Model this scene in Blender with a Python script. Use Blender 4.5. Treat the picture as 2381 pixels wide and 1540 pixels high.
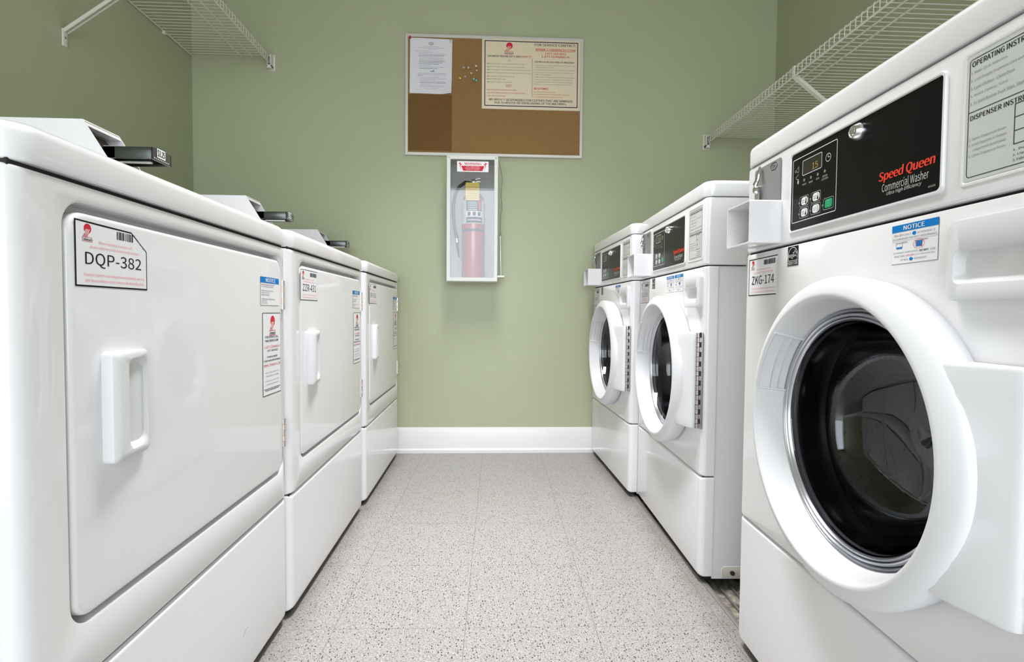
import bpy, bmesh, math, random
from mathutils import Matrix, Vector
random.seed(4)
PI = math.pi
for o in list(bpy.data.objects): bpy.data.objects.remove(o)
SC = bpy.context.scene
COL = SC.collection

# ------------------------------------------------------------------ camera
CAM = Vector((0, 0, 0.7393))
F_PX, PITCH, YAW, ROLL = 1218.0, 0.0356, 0.0452, -0.008
def _row(x, y, z):
    c, s = math.cos(YAW), math.sin(YAW); X = c*x - s*y; Y = s*x + c*y
    c, s = math.cos(PITCH), math.sin(PITCH); Yc = c*Y - s*z; Z = s*Y + c*z
    c, s = math.cos(ROLL), math.sin(ROLL); return c*X - s*Z, Yc, s*X + c*Z
cols = [_row(1, 0, 0), _row(0, 1, 0), _row(0, 0, 1)]
right = Vector([c[0] for c in cols]); fwd = Vector([c[1] for c in cols]); upv = Vector([c[2] for c in cols])
cd = bpy.data.cameras.new('camera'); cam = bpy.data.objects.new('camera', cd); COL.objects.link(cam)
m = Matrix.Identity(4)
for i in range(3):
    m[i][0] = right[i]; m[i][1] = upv[i]; m[i][2] = -fwd[i]; m[i][3] = CAM[i]
cam.matrix_world = m
cd.sensor_fit = 'HORIZONTAL'; cd.sensor_width = 36; cd.lens = 36*F_PX/2381; cd.clip_start = 0.02
SC.camera = cam

# ------------------------------------------------------------------ world, lights, exposure
w = bpy.data.worlds.new('daylight'); SC.world = w; w.use_nodes = True
bg = w.node_tree.nodes['Background']; bg.inputs[0].default_value = (0.90, 0.955, 1.04, 1); bg.inputs[1].default_value = 5.4
def area(name, loc, target, sx, sy, power, color):
    l = bpy.data.lights.new(name, 'AREA'); l.shape = 'RECTANGLE'; l.size = sx; l.size_y = sy
    l.energy = power; l.color = color
    o = bpy.data.objects.new(name, l); COL.objects.link(o); o.location = loc
    o.rotation_euler = (Vector(target)-Vector(loc)).to_track_quat('-Z', 'Y').to_euler()
    return o
portal = area('shopfront_portal', (0, -2.36, 1.27), (0, 3, 1.27), 2.9, 2.5, 1, (1, 1, 1)); portal.data.cycles.is_portal = True
lamp = area('ceiling_light_glow', (0.0, 1.45, 2.53), (0.0, 1.45, 0), 0.30, 1.15, 21, (1.0, 0.985, 0.99)); lamp.data.spread = math.radians(90)
SC.view_settings.view_transform = 'Standard'; SC.view_settings.look = 'None'
SC.view_settings.exposure = 0.17; SC.view_settings.gamma = 1; SC.view_settings.use_curve_mapping = False

# ------------------------------------------------------------------ materials
MATS = {}
def mat(name, color, rough=0.5, metal=0.0, coat=0.0, spec=0.5, trans=0.0, emit=None, estr=0, alpha=1, ior=1.45):
    if name in MATS: return MATS[name]
    m = bpy.data.materials.new(name); m.use_nodes = True
    b = m.node_tree.nodes['Principled BSDF']
    b.inputs['Base Color'].default_value = (*color, 1); b.inputs['Roughness'].default_value = rough
    b.inputs['Metallic'].default_value = metal; b.inputs['Coat Weight'].default_value = coat
    b.inputs['Coat Roughness'].default_value = 0.04
    b.inputs['Specular IOR Level'].default_value = spec; b.inputs['Transmission Weight'].default_value = trans
    b.inputs['IOR'].default_value = ior; b.inputs['Alpha'].default_value = alpha
    if emit: b.inputs['Emission Color'].default_value = (*emit, 1); b.inputs['Emission Strength'].default_value = estr
    MATS[name] = m; return m
def nodes(m): return m.node_tree.nodes, m.node_tree.links, m.node_tree.nodes['Principled BSDF']
def noise_bump(m, scale, strength, dist=0.001, detail=4):
    N, L, b = nodes(m)
    tc = N.new('ShaderNodeTexCoord'); n = N.new('ShaderNodeTexNoise'); n.inputs['Scale'].default_value = scale; n.inputs['Detail'].default_value = detail
    bp = N.new('ShaderNodeBump'); bp.inputs['Strength'].default_value = strength; bp.inputs['Distance'].default_value = dist
    L.new(tc.outputs['Object'], n.inputs['Vector']); L.new(n.outputs['Fac'], bp.inputs['Height']); L.new(bp.outputs[0], b.inputs['Normal'])
    return n, tc
def noise_color(m, scale, c1, c2, lo=0.35, hi=0.65, detail=5):
    N, L, b = nodes(m)
    tc = N.new('ShaderNodeTexCoord'); n = N.new('ShaderNodeTexNoise'); n.inputs['Scale'].default_value = scale; n.inputs['Detail'].default_value = detail
    r = N.new('ShaderNodeValToRGB'); r.color_ramp.elements[0].position = lo; r.color_ramp.elements[1].position = hi
    r.color_ramp.elements[0].color = (*c1, 1); r.color_ramp.elements[1].color = (*c2, 1)
    L.new(tc.outputs['Object'], n.inputs['Vector']); L.new(n.outputs['Fac'], r.inputs[0]); L.new(r.outputs[0], b.inputs['Base Color'])
    return r

enamel = mat('white_enamel', (0.80, 0.793, 0.81), 0.36, coat=0.7, spec=0.5)
noise_bump(enamel, 900, 0.04, 0.0003, 2)
enamelside = mat('white_enamel_side', (0.78, 0.78, 0.80), 0.4, coat=0.25)
plastic = mat('white_plastic', (0.75, 0.755, 0.775), 0.45, coat=0.05)
greyp = mat('pale_grey_plastic', (0.30, 0.34, 0.44), 0.25, coat=0.3)
silver = mat('silver_trim', (0.62, 0.63, 0.68), 0.22, metal=0.85)
chrome = mat('chrome', (0.72, 0.72, 0.72), 0.12, metal=1)
steel = mat('hinge_steel', (0.50, 0.46, 0.45), 0.3, metal=1)
steel_pale = mat('hinge_steel_pale', (0.72, 0.60, 0.55), 0.42, metal=0.6)
black = mat('black_panel', (0.004, 0.004, 0.005), 0.30, spec=0.22)
ink = mat('black_ink', (0.012, 0.012, 0.016), 0.6, spec=0.2)
redink = mat('red_ink', (0.62, 0.03, 0.06), 0.6, spec=0.2)
pinkink = mat('pink_ink', (0.90, 0.30, 0.38), 0.6, spec=0.2)
greyink = mat('grey_ink', (0.28, 0.28, 0.30), 0.6, spec=0.2)
blueink = mat('blue_ink', (0.005, 0.20, 0.58), 0.5, spec=0.2)
navyink = mat('navy_ink', (0.01, 0.012, 0.05), 0.5, spec=0.2)
whiteink = mat('white_ink', (0.85, 0.85, 0.85), 0.5, spec=0.2)
greenink = mat('green_button', (0.0, 0.36, 0.13), 0.35)
redlogo = mat('orange_red_ink', (0.80, 0.05, 0.02), 0.5)
silverink = mat('silver_ink', (0.55, 0.56, 0.55), 0.45)
dimgreen = mat('unlit_lamp', (0.22, 0.27, 0.20), 0.3)
paperw = mat('label_white', (0.84, 0.84, 0.86), 0.45)
labelgrey = mat('label_grey', (0.60, 0.62, 0.60), 0.45)
coinplate = mat('coin_plate_grey', (0.20, 0.20, 0.20), 0.5)
led = mat('display_window', (0.025, 0.022, 0.018), 0.15)
ledseg = mat('display_digit', (0.30, 0.19, 0.06), 0.5, emit=(1.0, 0.6, 0.15), estr=0.15)
darkgap = mat('dark_gap', (0.02, 0.02, 0.02), 0.8)
rubber = mat('black_rubber', (0.012, 0.012, 0.013), 0.35)
meterdark = mat('dark_chrome', (0.09, 0.095, 0.09), 0.22, metal=0.85)
meterend = mat('worn_steel', (0.22, 0.21, 0.20), 0.35, metal=0.9)
brownplate = mat('brown_steel_plate', (0.16, 0.12, 0.09), 0.4, metal=0.7)
foot = mat('foot_plate', (0.62, 0.60, 0.52), 0.6)
footpad = mat('foot_rubber', (0.03, 0.03, 0.03), 0.8)
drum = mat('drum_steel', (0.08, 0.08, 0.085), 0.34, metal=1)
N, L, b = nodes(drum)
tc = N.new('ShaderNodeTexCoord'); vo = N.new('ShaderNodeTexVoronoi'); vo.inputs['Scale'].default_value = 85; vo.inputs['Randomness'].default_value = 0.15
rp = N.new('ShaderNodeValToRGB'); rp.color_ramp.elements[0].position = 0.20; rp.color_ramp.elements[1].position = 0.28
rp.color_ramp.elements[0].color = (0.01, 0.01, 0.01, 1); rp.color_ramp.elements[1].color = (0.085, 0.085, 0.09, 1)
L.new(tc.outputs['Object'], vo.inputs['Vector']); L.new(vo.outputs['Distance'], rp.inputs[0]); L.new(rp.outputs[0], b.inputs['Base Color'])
glassdark = mat('door_glass', (0.50, 0.52, 0.55), 0.0, trans=1.0, ior=1.5)
pane = mat('clear_pane', (0.98, 1.0, 0.99), 0.0, trans=1.0, ior=1.5)

wallm = mat('sage_green_paint', (0.36, 0.43, 0.27), 0.42, spec=0.45)
noise_color(wallm, 1.3, (0.410, 0.445, 0.290), (0.440, 0.475, 0.312))
noise_bump(wallm, 260, 0.12, 0.0008, 3)
ceilm = mat('ceiling_paint', (0.50, 0.48, 0.40), 0.9)
basem = mat('white_gloss_paint', (0.80, 0.78, 0.77), 0.28, coat=0.2); noise_bump(basem, 30, 0.08, 0.001)

# speckled vinyl tile
floorm = mat('speckled_vinyl_tile', (0.6, 0.57, 0.53), 0.38, spec=0.4)
N, L, b = nodes(floorm)
geo = N.new('ShaderNodeNewGeometry')
mp = N.new('ShaderNodeMapping'); L.new(geo.outputs['Position'], mp.inputs['Vector'])
TS = 0.3048; TROT = -0.0149; TX, TY = -0.0492, 1.2038
mp.vector_type = 'TEXTURE'
mp.inputs['Location'].default_value = (TX, TY, 0); mp.inputs['Rotation'].default_value = (0, 0, TROT)
sep = N.new('ShaderNodeSeparateXYZ'); L.new(mp.outputs[0], sep.inputs[0])
def M(op, a, bb=None, c=None):
    n = N.new('ShaderNodeMath'); n.operation = op
    for i, v in enumerate((a, bb, c)):
        if v is None: continue
        if isinstance(v, (int, float)): n.inputs[i].default_value = v
        else: L.new(v, n.inputs[i])
    return n.outputs[0]
def joint(sock, wdt):
    q = M('DIVIDE', sock, TS); fr = M('FRACT', q); d = M('ABSOLUTE', M('SUBTRACT', fr, 0.5)); return M('GREATER_THAN', d, 0.5-wdt/TS)
jx = joint(sep.outputs[0], 0.0008); jy = joint(sep.outputs[1], 0.0006); jj = M('MAXIMUM', jx, jy)
fx = M('FLOOR', M('DIVIDE', sep.outputs[0], TS)); fy = M('FLOOR', M('DIVIDE', sep.outputs[1], TS))
cmb = N.new('ShaderNodeCombineXYZ'); L.new(fx, cmb.inputs[0]); L.new(fy, cmb.inputs[1])
wn = N.new('ShaderNodeTexWhiteNoise'); wn.noise_dimensions = '2D'; L.new(cmb.outputs[0], wn.inputs['Vector'])
def speck(scale, seed, lo, hi, keep, sx=1.0, sy=1.0):
    mm = N.new('ShaderNodeMapping'); L.new(geo.outputs['Position'], mm.inputs['Vector'])
    mm.inputs['Location'].default_value = (seed, seed*1.7, 0); mm.inputs['Rotation'].default_value = (0, 0, seed); mm.inputs['Scale'].default_value = (sx, sy, 1)
    v = N.new('ShaderNodeTexVoronoi'); v.voronoi_dimensions = '2D'; v.inputs['Scale'].default_value = scale; L.new(mm.outputs[0], v.inputs['Vector'])
    sp = N.new('ShaderNodeSeparateColor'); L.new(v.outputs['Color'], sp.inputs[0])
    r = M('SUBTRACT', 1.0, M('SMOOTH_MIN', 1.0, M('MAXIMUM', 0.0, M('DIVIDE', M('SUBTRACT', v.outputs['Distance'], lo), hi-lo)), 0.05))
    return M('MULTIPLY', M('MAXIMUM', r, 0.0), M('LESS_THAN', sp.outputs[0], keep))
nz = N.new('ShaderNodeTexNoise'); nz.inputs['Scale'].default_value = 330; nz.inputs['Detail'].default_value = 3; L.new(geo.outputs['Position'], nz.inputs['Vector'])
rb = N.new('ShaderNodeValToRGB'); L.new(nz.outputs['Fac'], rb.inputs[0])
rb.color_ramp.elements[0].position = 0.34; rb.color_ramp.elements[0].color = (0.20, 0.185, 0.175, 1)
rb.color_ramp.elements[1].position = 0.58; rb.color_ramp.elements[1].color = (0.43, 0.42, 0.405, 1)
e = rb.color_ramp.elements.new(0.47); e.color = (0.37, 0.358, 0.345, 1)
def mixc(fac, c1, c2):
    n = N.new('ShaderNodeMix'); n.data_type = 'RGBA'; n.clamp_factor = True
    if isinstance(fac, (int, float)): n.inputs[0].default_value = fac
    else: L.new(fac, n.inputs[0])
    for i, c in ((6, c1), (7, c2)):
        if isinstance(c, tuple): n.inputs[i].default_value = (*c, 1)
        else: L.new(c, n.inputs[i])
    return n.outputs[2]
c = mixc(M('MULTIPLY', wn.outputs['Value'], 0.10), rb.outputs[0], (0.31, 0.29, 0.275))
c = mixc(speck(260, 1.3, 0.18, 0.34, 0.42, 1.0, 0.6), c, (0.20, 0.165, 0.155))
c = mixc(speck(150, 2.9, 0.17, 0.24, 0.20, 1.0, 0.6), c, (0.035, 0.035, 0.06))
c = mixc(speck(120, 4.1, 0.10, 0.16, 0.10, 0.7, 1.0), c, (0.02, 0.025, 0.04))
c = mixc(speck(170, 5.7, 0.16, 0.26, 0.08), c, (0.58, 0.57, 0.55))
c = mixc(M('MULTIPLY', jj, 0.62), c, (0.14, 0.12, 0.10))
# uneven brown band, stronger towards the machine fronts
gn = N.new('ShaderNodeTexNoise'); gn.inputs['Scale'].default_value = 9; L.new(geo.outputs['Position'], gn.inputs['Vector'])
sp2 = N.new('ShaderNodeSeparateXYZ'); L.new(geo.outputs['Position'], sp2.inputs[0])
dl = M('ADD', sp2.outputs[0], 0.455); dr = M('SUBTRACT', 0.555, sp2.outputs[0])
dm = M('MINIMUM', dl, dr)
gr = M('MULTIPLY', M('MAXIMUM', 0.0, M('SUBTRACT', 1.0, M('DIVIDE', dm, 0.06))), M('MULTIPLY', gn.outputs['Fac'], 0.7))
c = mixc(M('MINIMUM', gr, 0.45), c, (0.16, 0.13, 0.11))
L.new(c, b.inputs['Base Color'])
bp = N.new('ShaderNodeBump'); bp.inputs['Strength'].default_value = 0.15; bp.inputs['Distance'].default_value = 0.001
L.new(nz.outputs['Fac'], bp.inputs['Height']); L.new(bp.outputs[0], b.inputs['Normal'])

corkm = mat('cork', (0.33, 0.20, 0.09), 0.9, spec=0.1)
N, L, b = nodes(corkm)
tc = N.new('ShaderNodeTexCoord'); n1 = N.new('ShaderNodeTexNoise'); n1.inputs['Scale'].default_value = 620; n1.inputs['Detail'].default_value = 3
r1 = N.new('ShaderNodeValToRGB'); r1.color_ramp.elements[0].position = 0.33; r1.color_ramp.elements[0].color = (0.205, 0.115, 0.045, 1)
r1.color_ramp.elements[1].position = 0.62; r1.color_ramp.elements[1].color = (0.36, 0.215, 0.09, 1)
L.new(tc.outputs['Object'], n1.inputs['Vector']); L.new(n1.outputs['Fac'], r1.inputs[0])
# the unfaded patch a sheet of paper used to cover, lower left
sx = N.new('ShaderNodeSeparateXYZ'); L.new(tc.outputs['Object'], sx.inputs[0])
def M2(op, a, bb):
    n = N.new('ShaderNodeMath'); n.operation = op
    for i, v in enumerate((a, bb)):
        if isinstance(v, (int, float)): n.inputs[i].default_value = v
        else: L.new(v, n.inputs[i])
    return n.outputs[0]
pm = M2('MULTIPLY', M2('LESS_THAN', sx.outputs[0], -0.194), M2('MULTIPLY', M2('LESS_THAN', sx.outputs[2], 1.85), M2('GREATER_THAN', sx.outputs[2], 1.565)))
mx = N.new('ShaderNodeMix'); mx.data_type = 'RGBA'; mx.blend_type = 'MULTIPLY'; mx.inputs[7].default_value = (0.62, 0.56, 0.50, 1)
L.new(M2('MULTIPLY', pm, 1.0), mx.inputs[0]); L.new(r1.outputs[0], mx.inputs[6]); L.new(mx.outputs[2], b.inputs['Base Color'])
framem = mat('pale_aluminium_frame', (0.66, 0.63, 0.58), 0.35, metal=0.25)
creamm = mat('cream_board', (0.80, 0.69, 0.50), 0.5)
sheetm = mat('white_paper', (0.76, 0.75, 0.80), 0.7)
cabm = mat('cabinet_enamel', (0.70, 0.71, 0.68), 0.35); cabin = mat('cabinet_inside', (0.84, 0.84, 0.84), 0.5)
redpaint = mat('extinguisher_red', (0.42, 0.025, 0.03), 0.25, coat=0.5)
hosem = mat('hose_rubber', (0.02, 0.02, 0.025), 0.45)
yellowm = mat('yellow_tag', (0.85, 0.62, 0.16), 0.6)
wirem = mat('white_vinyl_wire', (0.72, 0.70, 0.62), 0.4)
grime = mat('dirty_concrete', (0.10, 0.085, 0.065), 0.9); noise_color(grime, 40, (0.07, 0.06, 0.045), (0.38, 0.34, 0.28))
channelm = mat('dull_metal_strip', (0.34, 0.33, 0.31), 0.5, metal=0.8); noise_bump(channelm, 60, 0.3)

# ------------------------------------------------------------------ mesh tools
class MB:
    def __init__(s): s.v = []; s.f = []; s.m = []; s.mats = []
    def mi(s, m):
        if m not in s.mats: s.mats.append(m)
        return s.mats.index(m)
    def add(s, vs, fs, m):
        o = len(s.v); s.v += [tuple(p) for p in vs]; k = s.mi(m)
        for f in fs: s.f.append([i+o for i in f]); s.m.append(k)
    def box(s, x0, x1, y0, y1, z0, z1, m, bev=0.0, seg=2):
        bm = bmesh.new(); bmesh.ops.create_cube(bm, size=1)
        for v in bm.verts: v.co = Vector(((x0+x1)/2+v.co.x*(x1-x0), (y0+y1)/2+v.co.y*(y1-y0), (z0+z1)/2+v.co.z*(z1-z0)))
        if bev: bmesh.ops.bevel(bm, geom=list(bm.edges), offset=bev, segments=seg, profile=0.5, affect='EDGES')
        bm.verts.index_update(); s.add([v.co for v in bm.verts], [[v.index for v in f.verts] for f in bm.faces], m); bm.free()
    def loft(s, loops, m, cap0=True, cap1=True, closed=False):
        n = len(loops[0]); vs = [p for l in loops for p in l]; fs = []
        R = len(loops)
        for k in range(R if closed else R-1):
            a = k*n; b_ = ((k+1) % R)*n
            for i in range(n):
                j = (i+1) % n; fs.append([a+i, a+j, b_+j, b_+i])
        if cap0 and not closed: fs.append(list(range(n))[::-1])
        if cap1 and not closed: fs.append([(R-1)*n+i for i in range(n)])
        s.add(vs, fs, m)
    def tube(s, pts, r, m, n=8, cap=True):
        pts = [Vector(p) for p in pts]; loops = []
        up = Vector((0, 0, 1)); prev = None
        for i, p in enumerate(pts):
            d = (pts[min(i+1, len(pts)-1)]-pts[max(i-1, 0)]).normalized()
            if prev is None:
                a = d.cross(up)
                if a.length < 1e-3: a = d.cross(Vector((1, 0, 0)))
            else: a = prev - d*prev.dot(d)
            a.normalize(); prev = a; b_ = d.cross(a)
            rr = r[i] if isinstance(r, (list, tuple)) else r
            loops.append([p+a*rr*math.cos(t*2*PI/n)+b_*rr*math.sin(t*2*PI/n) for t in range(n)])
        s.loft(loops, m, cap, cap)
    def lathe(s, prof, cx, cz, m, n=96, a0=0, a1=2*PI, closed=False, cy=0):
        # profile (radius, y) turned about the y axis through (cx, cz)
        full = abs(a1-a0-2*PI) < 1e-6
        K = n if full else n+1
        loops = [[(cx+r*math.cos(a0+(a1-a0)*k/n), cy+y, cz+r*math.sin(a0+(a1-a0)*k/n)) for k in range(K)] for r, y in prof]
        vs = [p for l in loops for p in l]; fs = []; R = len(loops)
        for q in range(R if closed else R-1):
            a = q*K; b_ = ((q+1) % R)*K
            for i in range(K if full else K-1):
                j = (i+1) % K; fs.append([a+i, a+j, b_+j, b_+i])
        s.add(vs, fs, m)
    def cyl(s, p0, p1, r, m, n=24): s.tube([p0, p1], r, m, n)
    def build(s, name, parent=None, smooth=True, angle=35):
        me = bpy.data.meshes.new(name); me.from_pydata(s.v, [], s.f)
        for mm in s.mats: me.materials.append(mm)
        me.polygons.foreach_set('material_index', s.m)
        bm = bmesh.new(); bm.from_mesh(me); bmesh.ops.recalc_face_normals(bm, faces=list(bm.faces)); bm.to_mesh(me); bm.free()
        if smooth:
            me.shade_smooth(); me.set_sharp_from_angle(angle=math.radians(angle))
        else: me.shade_flat()
        me.update()
        o = bpy.data.objects.new(name, me); COL.objects.link(o); o.parent = parent
        return o

def rl(x0, x1, z0, z1, r, y, n=8):
    """closed rounded-rectangle loop in the xz plane"""
    r = max(min(r, (x1-x0)/2-1e-5, (z1-z0)/2-1e-5), 1e-5); P = []
    for cx, cz, a in ((x1-r, z1-r, 0), (x0+r, z1-r, 90), (x0+r, z0+r, 180), (x1-r, z0+r, 270)):
        for k in range(n+1):
            t = math.radians(a+90*k/n); P.append((cx+r*math.cos(t), y, cz+r*math.sin(t)))
    return P
def rlp(x0, x1, y0, y1, r, z, n=8):
    return [(p[0], p[2], z) for p in rl(x0, x1, y0, y1, r, 0, n)]
def cl(cx, cz, r, y, n=8):
    P = []
    for c in range(4):
        for k in range(n+1):
            t = math.radians(90*c+90*(k+.5)/(n+1)); P.append((cx+r*math.cos(t), y, cz+r*math.sin(t)))
    return P
def pad_loops(x0, x1, z0, z1, Rx, Rz, yf, yb, n=8, r=0.004, k=6):
    """front panel: loops from its back edge yb to its front yf, round over by Rx at the sides and Rz at top and bottom"""
    out = [rl(x0, x1, z0, z1, r, yb, n)]
    for i in range(k+1):
        t = math.radians(90*i/k); R = max(Rx, Rz)
        ix = Rx*(1-math.cos(t)); iz = Rz*(1-math.cos(t)); y = yf+Rx*(1-math.sin(t))
        out.append(rl(x0+ix, x1-ix, z0+iz, z1-iz, r+min(ix, iz), y, n))
    return out

# flat print: polygons in the local xz plane, layered toward -y
class Print:
    def __init__(s, y): s.mb = MB(); s.y = y
    def Y(s, lay): return s.y-0.00025*lay
    def rect(s, x0, x1, z0, z1, m, lay=1): s.poly([(x0, z0), (x1, z0), (x1, z1), (x0, z1)], m, lay)
    def poly(s, pts, m, lay=1): s.mb.add([(x, s.Y(lay), z) for x, z in pts], [list(range(len(pts)))], m)
    def frame(s, x0, x1, z0, z1, t, m, lay=1, r=0.0):
        a = rl(x0, x1, z0, z1, max(r, 1e-4), s.Y(lay), 4); b_ = rl(x0+t, x1-t, z0+t, z1-t, max(r-t, 1e-4), s.Y(lay), 4)
        s.mb.loft([a, b_], m, False, False)
    def rrect(s, x0, x1, z0, z1, r, m, lay=1): s.mb.add(rl(x0, x1, z0, z1, r, s.Y(lay), 5), [list(range(24))], m)
    def disc(s, cx, cz, r, m, lay=1, rz=None, n=28):
        rz = rz or r; s.poly([(cx+r*math.cos(2*PI*k/n), cz+rz*math.sin(2*PI*k/n)) for k in range(n)], m, lay)
    def ring(s, cx, cz, r, t, m, lay=1, n=28, ar=1.0):
        A = [(cx+r*math.cos(2*PI*k/n), s.Y(lay), cz+r*ar*math.sin(2*PI*k/n)) for k in range(n)]
        B = [(cx+(r-t)*math.cos(2*PI*k/n), s.Y(lay), cz+(r-t)*ar*math.sin(2*PI*k/n)) for k in range(n)]
        s.mb.loft([A, B], m, False, False)
    def line(s, x0, z0, x1, z1, t, m, lay=1):
        dx, dz = x1-x0, z1-z0; l = math.hypot(dx, dz); nx, nz = -dz/l*t/2, dx/l*t/2
        s.poly([(x0+nx, z0+nz), (x1+nx, z1+nz), (x1-nx, z1-nz), (x0-nx, z0-nz)], m, lay)
    def text(s, txt, x0, x1, z0, z1, m, lay=2, bold=0.0, shear=0.0, res=3, keep=False, align='C'):
        vs, fs = glyphs(txt, 0.0, shear, res)
        if not vs: return
        ax = min(v[0] for v in vs); bx = max(v[0] for v in vs); az = min(v[1] for v in vs); bz = max(v[1] for v in vs)
        sx_ = (x1-x0)/(bx-ax); sz_ = (z1-z0)/(bz-az)
        if keep:
            q = min(sx_, sz_); ox = {'L': x0, 'C': (x0+x1-q*(bx-ax))/2, 'R': x1-q*(bx-ax)}[align]; sx_ = sz_ = q
        else: ox = x0
        hb_ = bold*1.3*(z1-z0)        # heavier strokes: the same glyphs struck again a hair to either side
        for kk, dx in enumerate((0,) if not bold else (-hb_, 0, hb_)):
            s.mb.add([(ox+dx+(v[0]-ax)*sx_, s.Y(lay+.12*kk), z0+(v[1]-az)*sz_) for v in vs], fs, m)
    def scribble(s, x0, x1, z, h, m, lay=2, seed=0):
        """a line of unreadable small print: short dashes of word length"""
        rr = random.Random(seed); x = x0
        while x < x1:
            wd = rr.uniform(1.2, 4.5)*h; e_ = min(x+wd, x1); s.rect(x, e_, z, z+h, m, lay); x = e_+h*0.8
    def done(s, name, parent): return s.mb.build(name, parent, smooth=False)
_G = {}
try:    # the sans serif that ships with Blender; the built-in face otherwise
    FONT = bpy.data.fonts.load(bpy.utils.system_resource('DATAFILES', path='fonts')+'/Noto Sans CJK Regular.woff2')
except Exception: FONT = None
def glyphs(txt, bold, shear, res):
    key = (txt, bold, shear, res)
    if key in _G: return _G[key]
    c = bpy.data.curves.new('lettering', 'FONT'); c.body = txt; c.size = 1; c.resolution_u = res; c.offset = bold; c.shear = shear; c.fill_mode = 'FRONT'
    if FONT: c.font = FONT
    o = bpy.data.objects.new('lettering', c); COL.objects.link(o)
    dg = bpy.context.evaluated_depsgraph_get(); dg.update(); me = o.evaluated_get(dg).to_mesh()
    vs = [(v.co.x, v.co.y) for v in me.vertices]; fs = [list(p.vertices) for p in me.polygons]
    o.evaluated_get(dg).to_mesh_clear(); bpy.data.objects.remove(o); bpy.data.curves.remove(c)
    _G[key] = (vs, fs); return _G[key]

def tag(o, label=None, cat=None, group=None, kind=None):
    if label: o['label'] = label
    if cat: o['category'] = cat
    if group: o['group'] = group
    if kind: o['kind'] = kind
    return o
def empty(name, loc, rz, label, cat, group=None):
    o = bpy.data.objects.new(name, None); COL.objects.link(o); o.location = loc; o.rotation_euler = (0, 0, rz); o.empty_display_size = 0.1
    return tag(o, label, cat, group)
def plabel(o, s): o['label'] = s; return o

# ------------------------------------------------------------------ the room
WL, WR, WB, WF, CH = -1.495, 1.505, 2.745, -2.30, 2.60
def slab(name, x0, x1, y0, y1, z0, z1, m):
    q = MB(); q.box(x0, x1, y0, y1, z0, z1, m); return tag(q.build(name, smooth=False), kind='structure')
slab('wall_back', WL-0.1, WR+0.1, WB, WB+0.1, -0.06, CH, wallm)
slab('wall_left', WL-0.1, WL, WF, WB, -0.06, CH, wallm)
slab('wall_right', WR, WR+0.1, WF, WB, -0.06, CH, wallm)
slab('ceiling', WL-0.1, WR+0.1, WF-0.1, WB+0.1, CH, CH+0.08, ceilm)
q = MB()   # front wall: unseen behind the camera, its opening widened to let in more daylight
DX0, DX1, DZ = -1.45, 1.45, 2.52
q.box(WL-0.1, DX0, WF-0.12, WF, -0.06, CH, wallm); q.box(DX1, WR+0.1, WF-0.12, WF, -0.06, CH, wallm); q.box(DX0, DX1, WF-0.12, WF, DZ, CH, wallm)
tag(q.build('wall_front', smooth=False), kind='structure')
q = MB()
for x0_, x1_ in ((DX0, DX0+.03), (DX1-.03, DX1), (-.62, -.57)): q.box(x0_, x1_, WF-0.13, WF+0.012, 0.001, DZ-.03, basem)
q.box(DX0, DX1, WF-0.13, WF+0.012, DZ-.03, DZ, basem)
tag(q.build('front_opening_frame', smooth=False), kind='structure')  # frame round the widened front opening, out of view
gm = mat('outdoor_concrete', (0.42, 0.41, 0.38), 0.9)
q = MB(); q.box(-6, 6, -9, WF-0.101, -0.16, -0.01, gm); tag(q.build('ground', smooth=False), kind='structure')
# floor, with the drain trough that runs under the washers
q = MB(); q.box(WL-0.1, 0.596, WF-0.1, WB+0.1, -0.06, 0.0, floorm); q.box(0.76, WR+0.1, WF-0.1, WB+0.1, -0.06, 0.0, floorm)
q.box(0.596, 0.76, WF-0.1, WB+0.1, -0.08, -0.020, grime)
tag(q.build('floor', smooth=False), kind='structure')
q = MB()
loops = []
prof = [(0, 0), (0.018, 0), (0.018, 0.016), (0.012, 0.023), (0.011, 0.030), (0.011, 0.110), (0.008, 0.122), (0.004, 0.130), (0, 0.133)]
for x in (WL, WR): loops.append([(x, WB-d, z) for d, z in prof])
q.loft(loops, basem, True, True)
tag(q.build('baseboard_back', angle=20), kind='structure')
for nm, x, sgn in (('baseboard_left', WL, 1), ('baseboard_right', WR, -1)):
    q = MB(); q.loft([[(x+sgn*d, y, z) for d, z in prof] for y in (WF, WB-0.018)], basem); tag(q.build(nm, angle=20), kind='structure')

# ceiling lamp (out of frame, its light falls on the aisle)
cl_ = empty('ceiling_light', (0.0, 1.45, CH), 0, 'white ceiling light fixture above the aisle between the machine rows', 'ceiling light')
q = MB(); q.box(-0.17, 0.17, -0.62, 0.62, -0.06, 0.0, plastic, 0.01); q.build('housing', cl_)

# drain channel: metal edging and bars over the trough
dc = empty('drain_channel', (0, 0, 0), 0, 'dull metal floor channel running under the washers, seen in the gap between two of them', 'floor drain')
q = MB(); q.box(0.590, 0.604, 0.2, 2.72, -0.0195, 0.003, channelm, 0.001); q.box(0.604, 0.618, 0.2, 2.72, -0.0195, -0.015, channelm); q.build('edge_strip', dc)
for x in (0.640, 0.672):
    q = MB(); q.box(x, x+0.005, 0.2, 2.72, -0.0195, -0.013, channelm); q.build('bar', dc)

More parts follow.
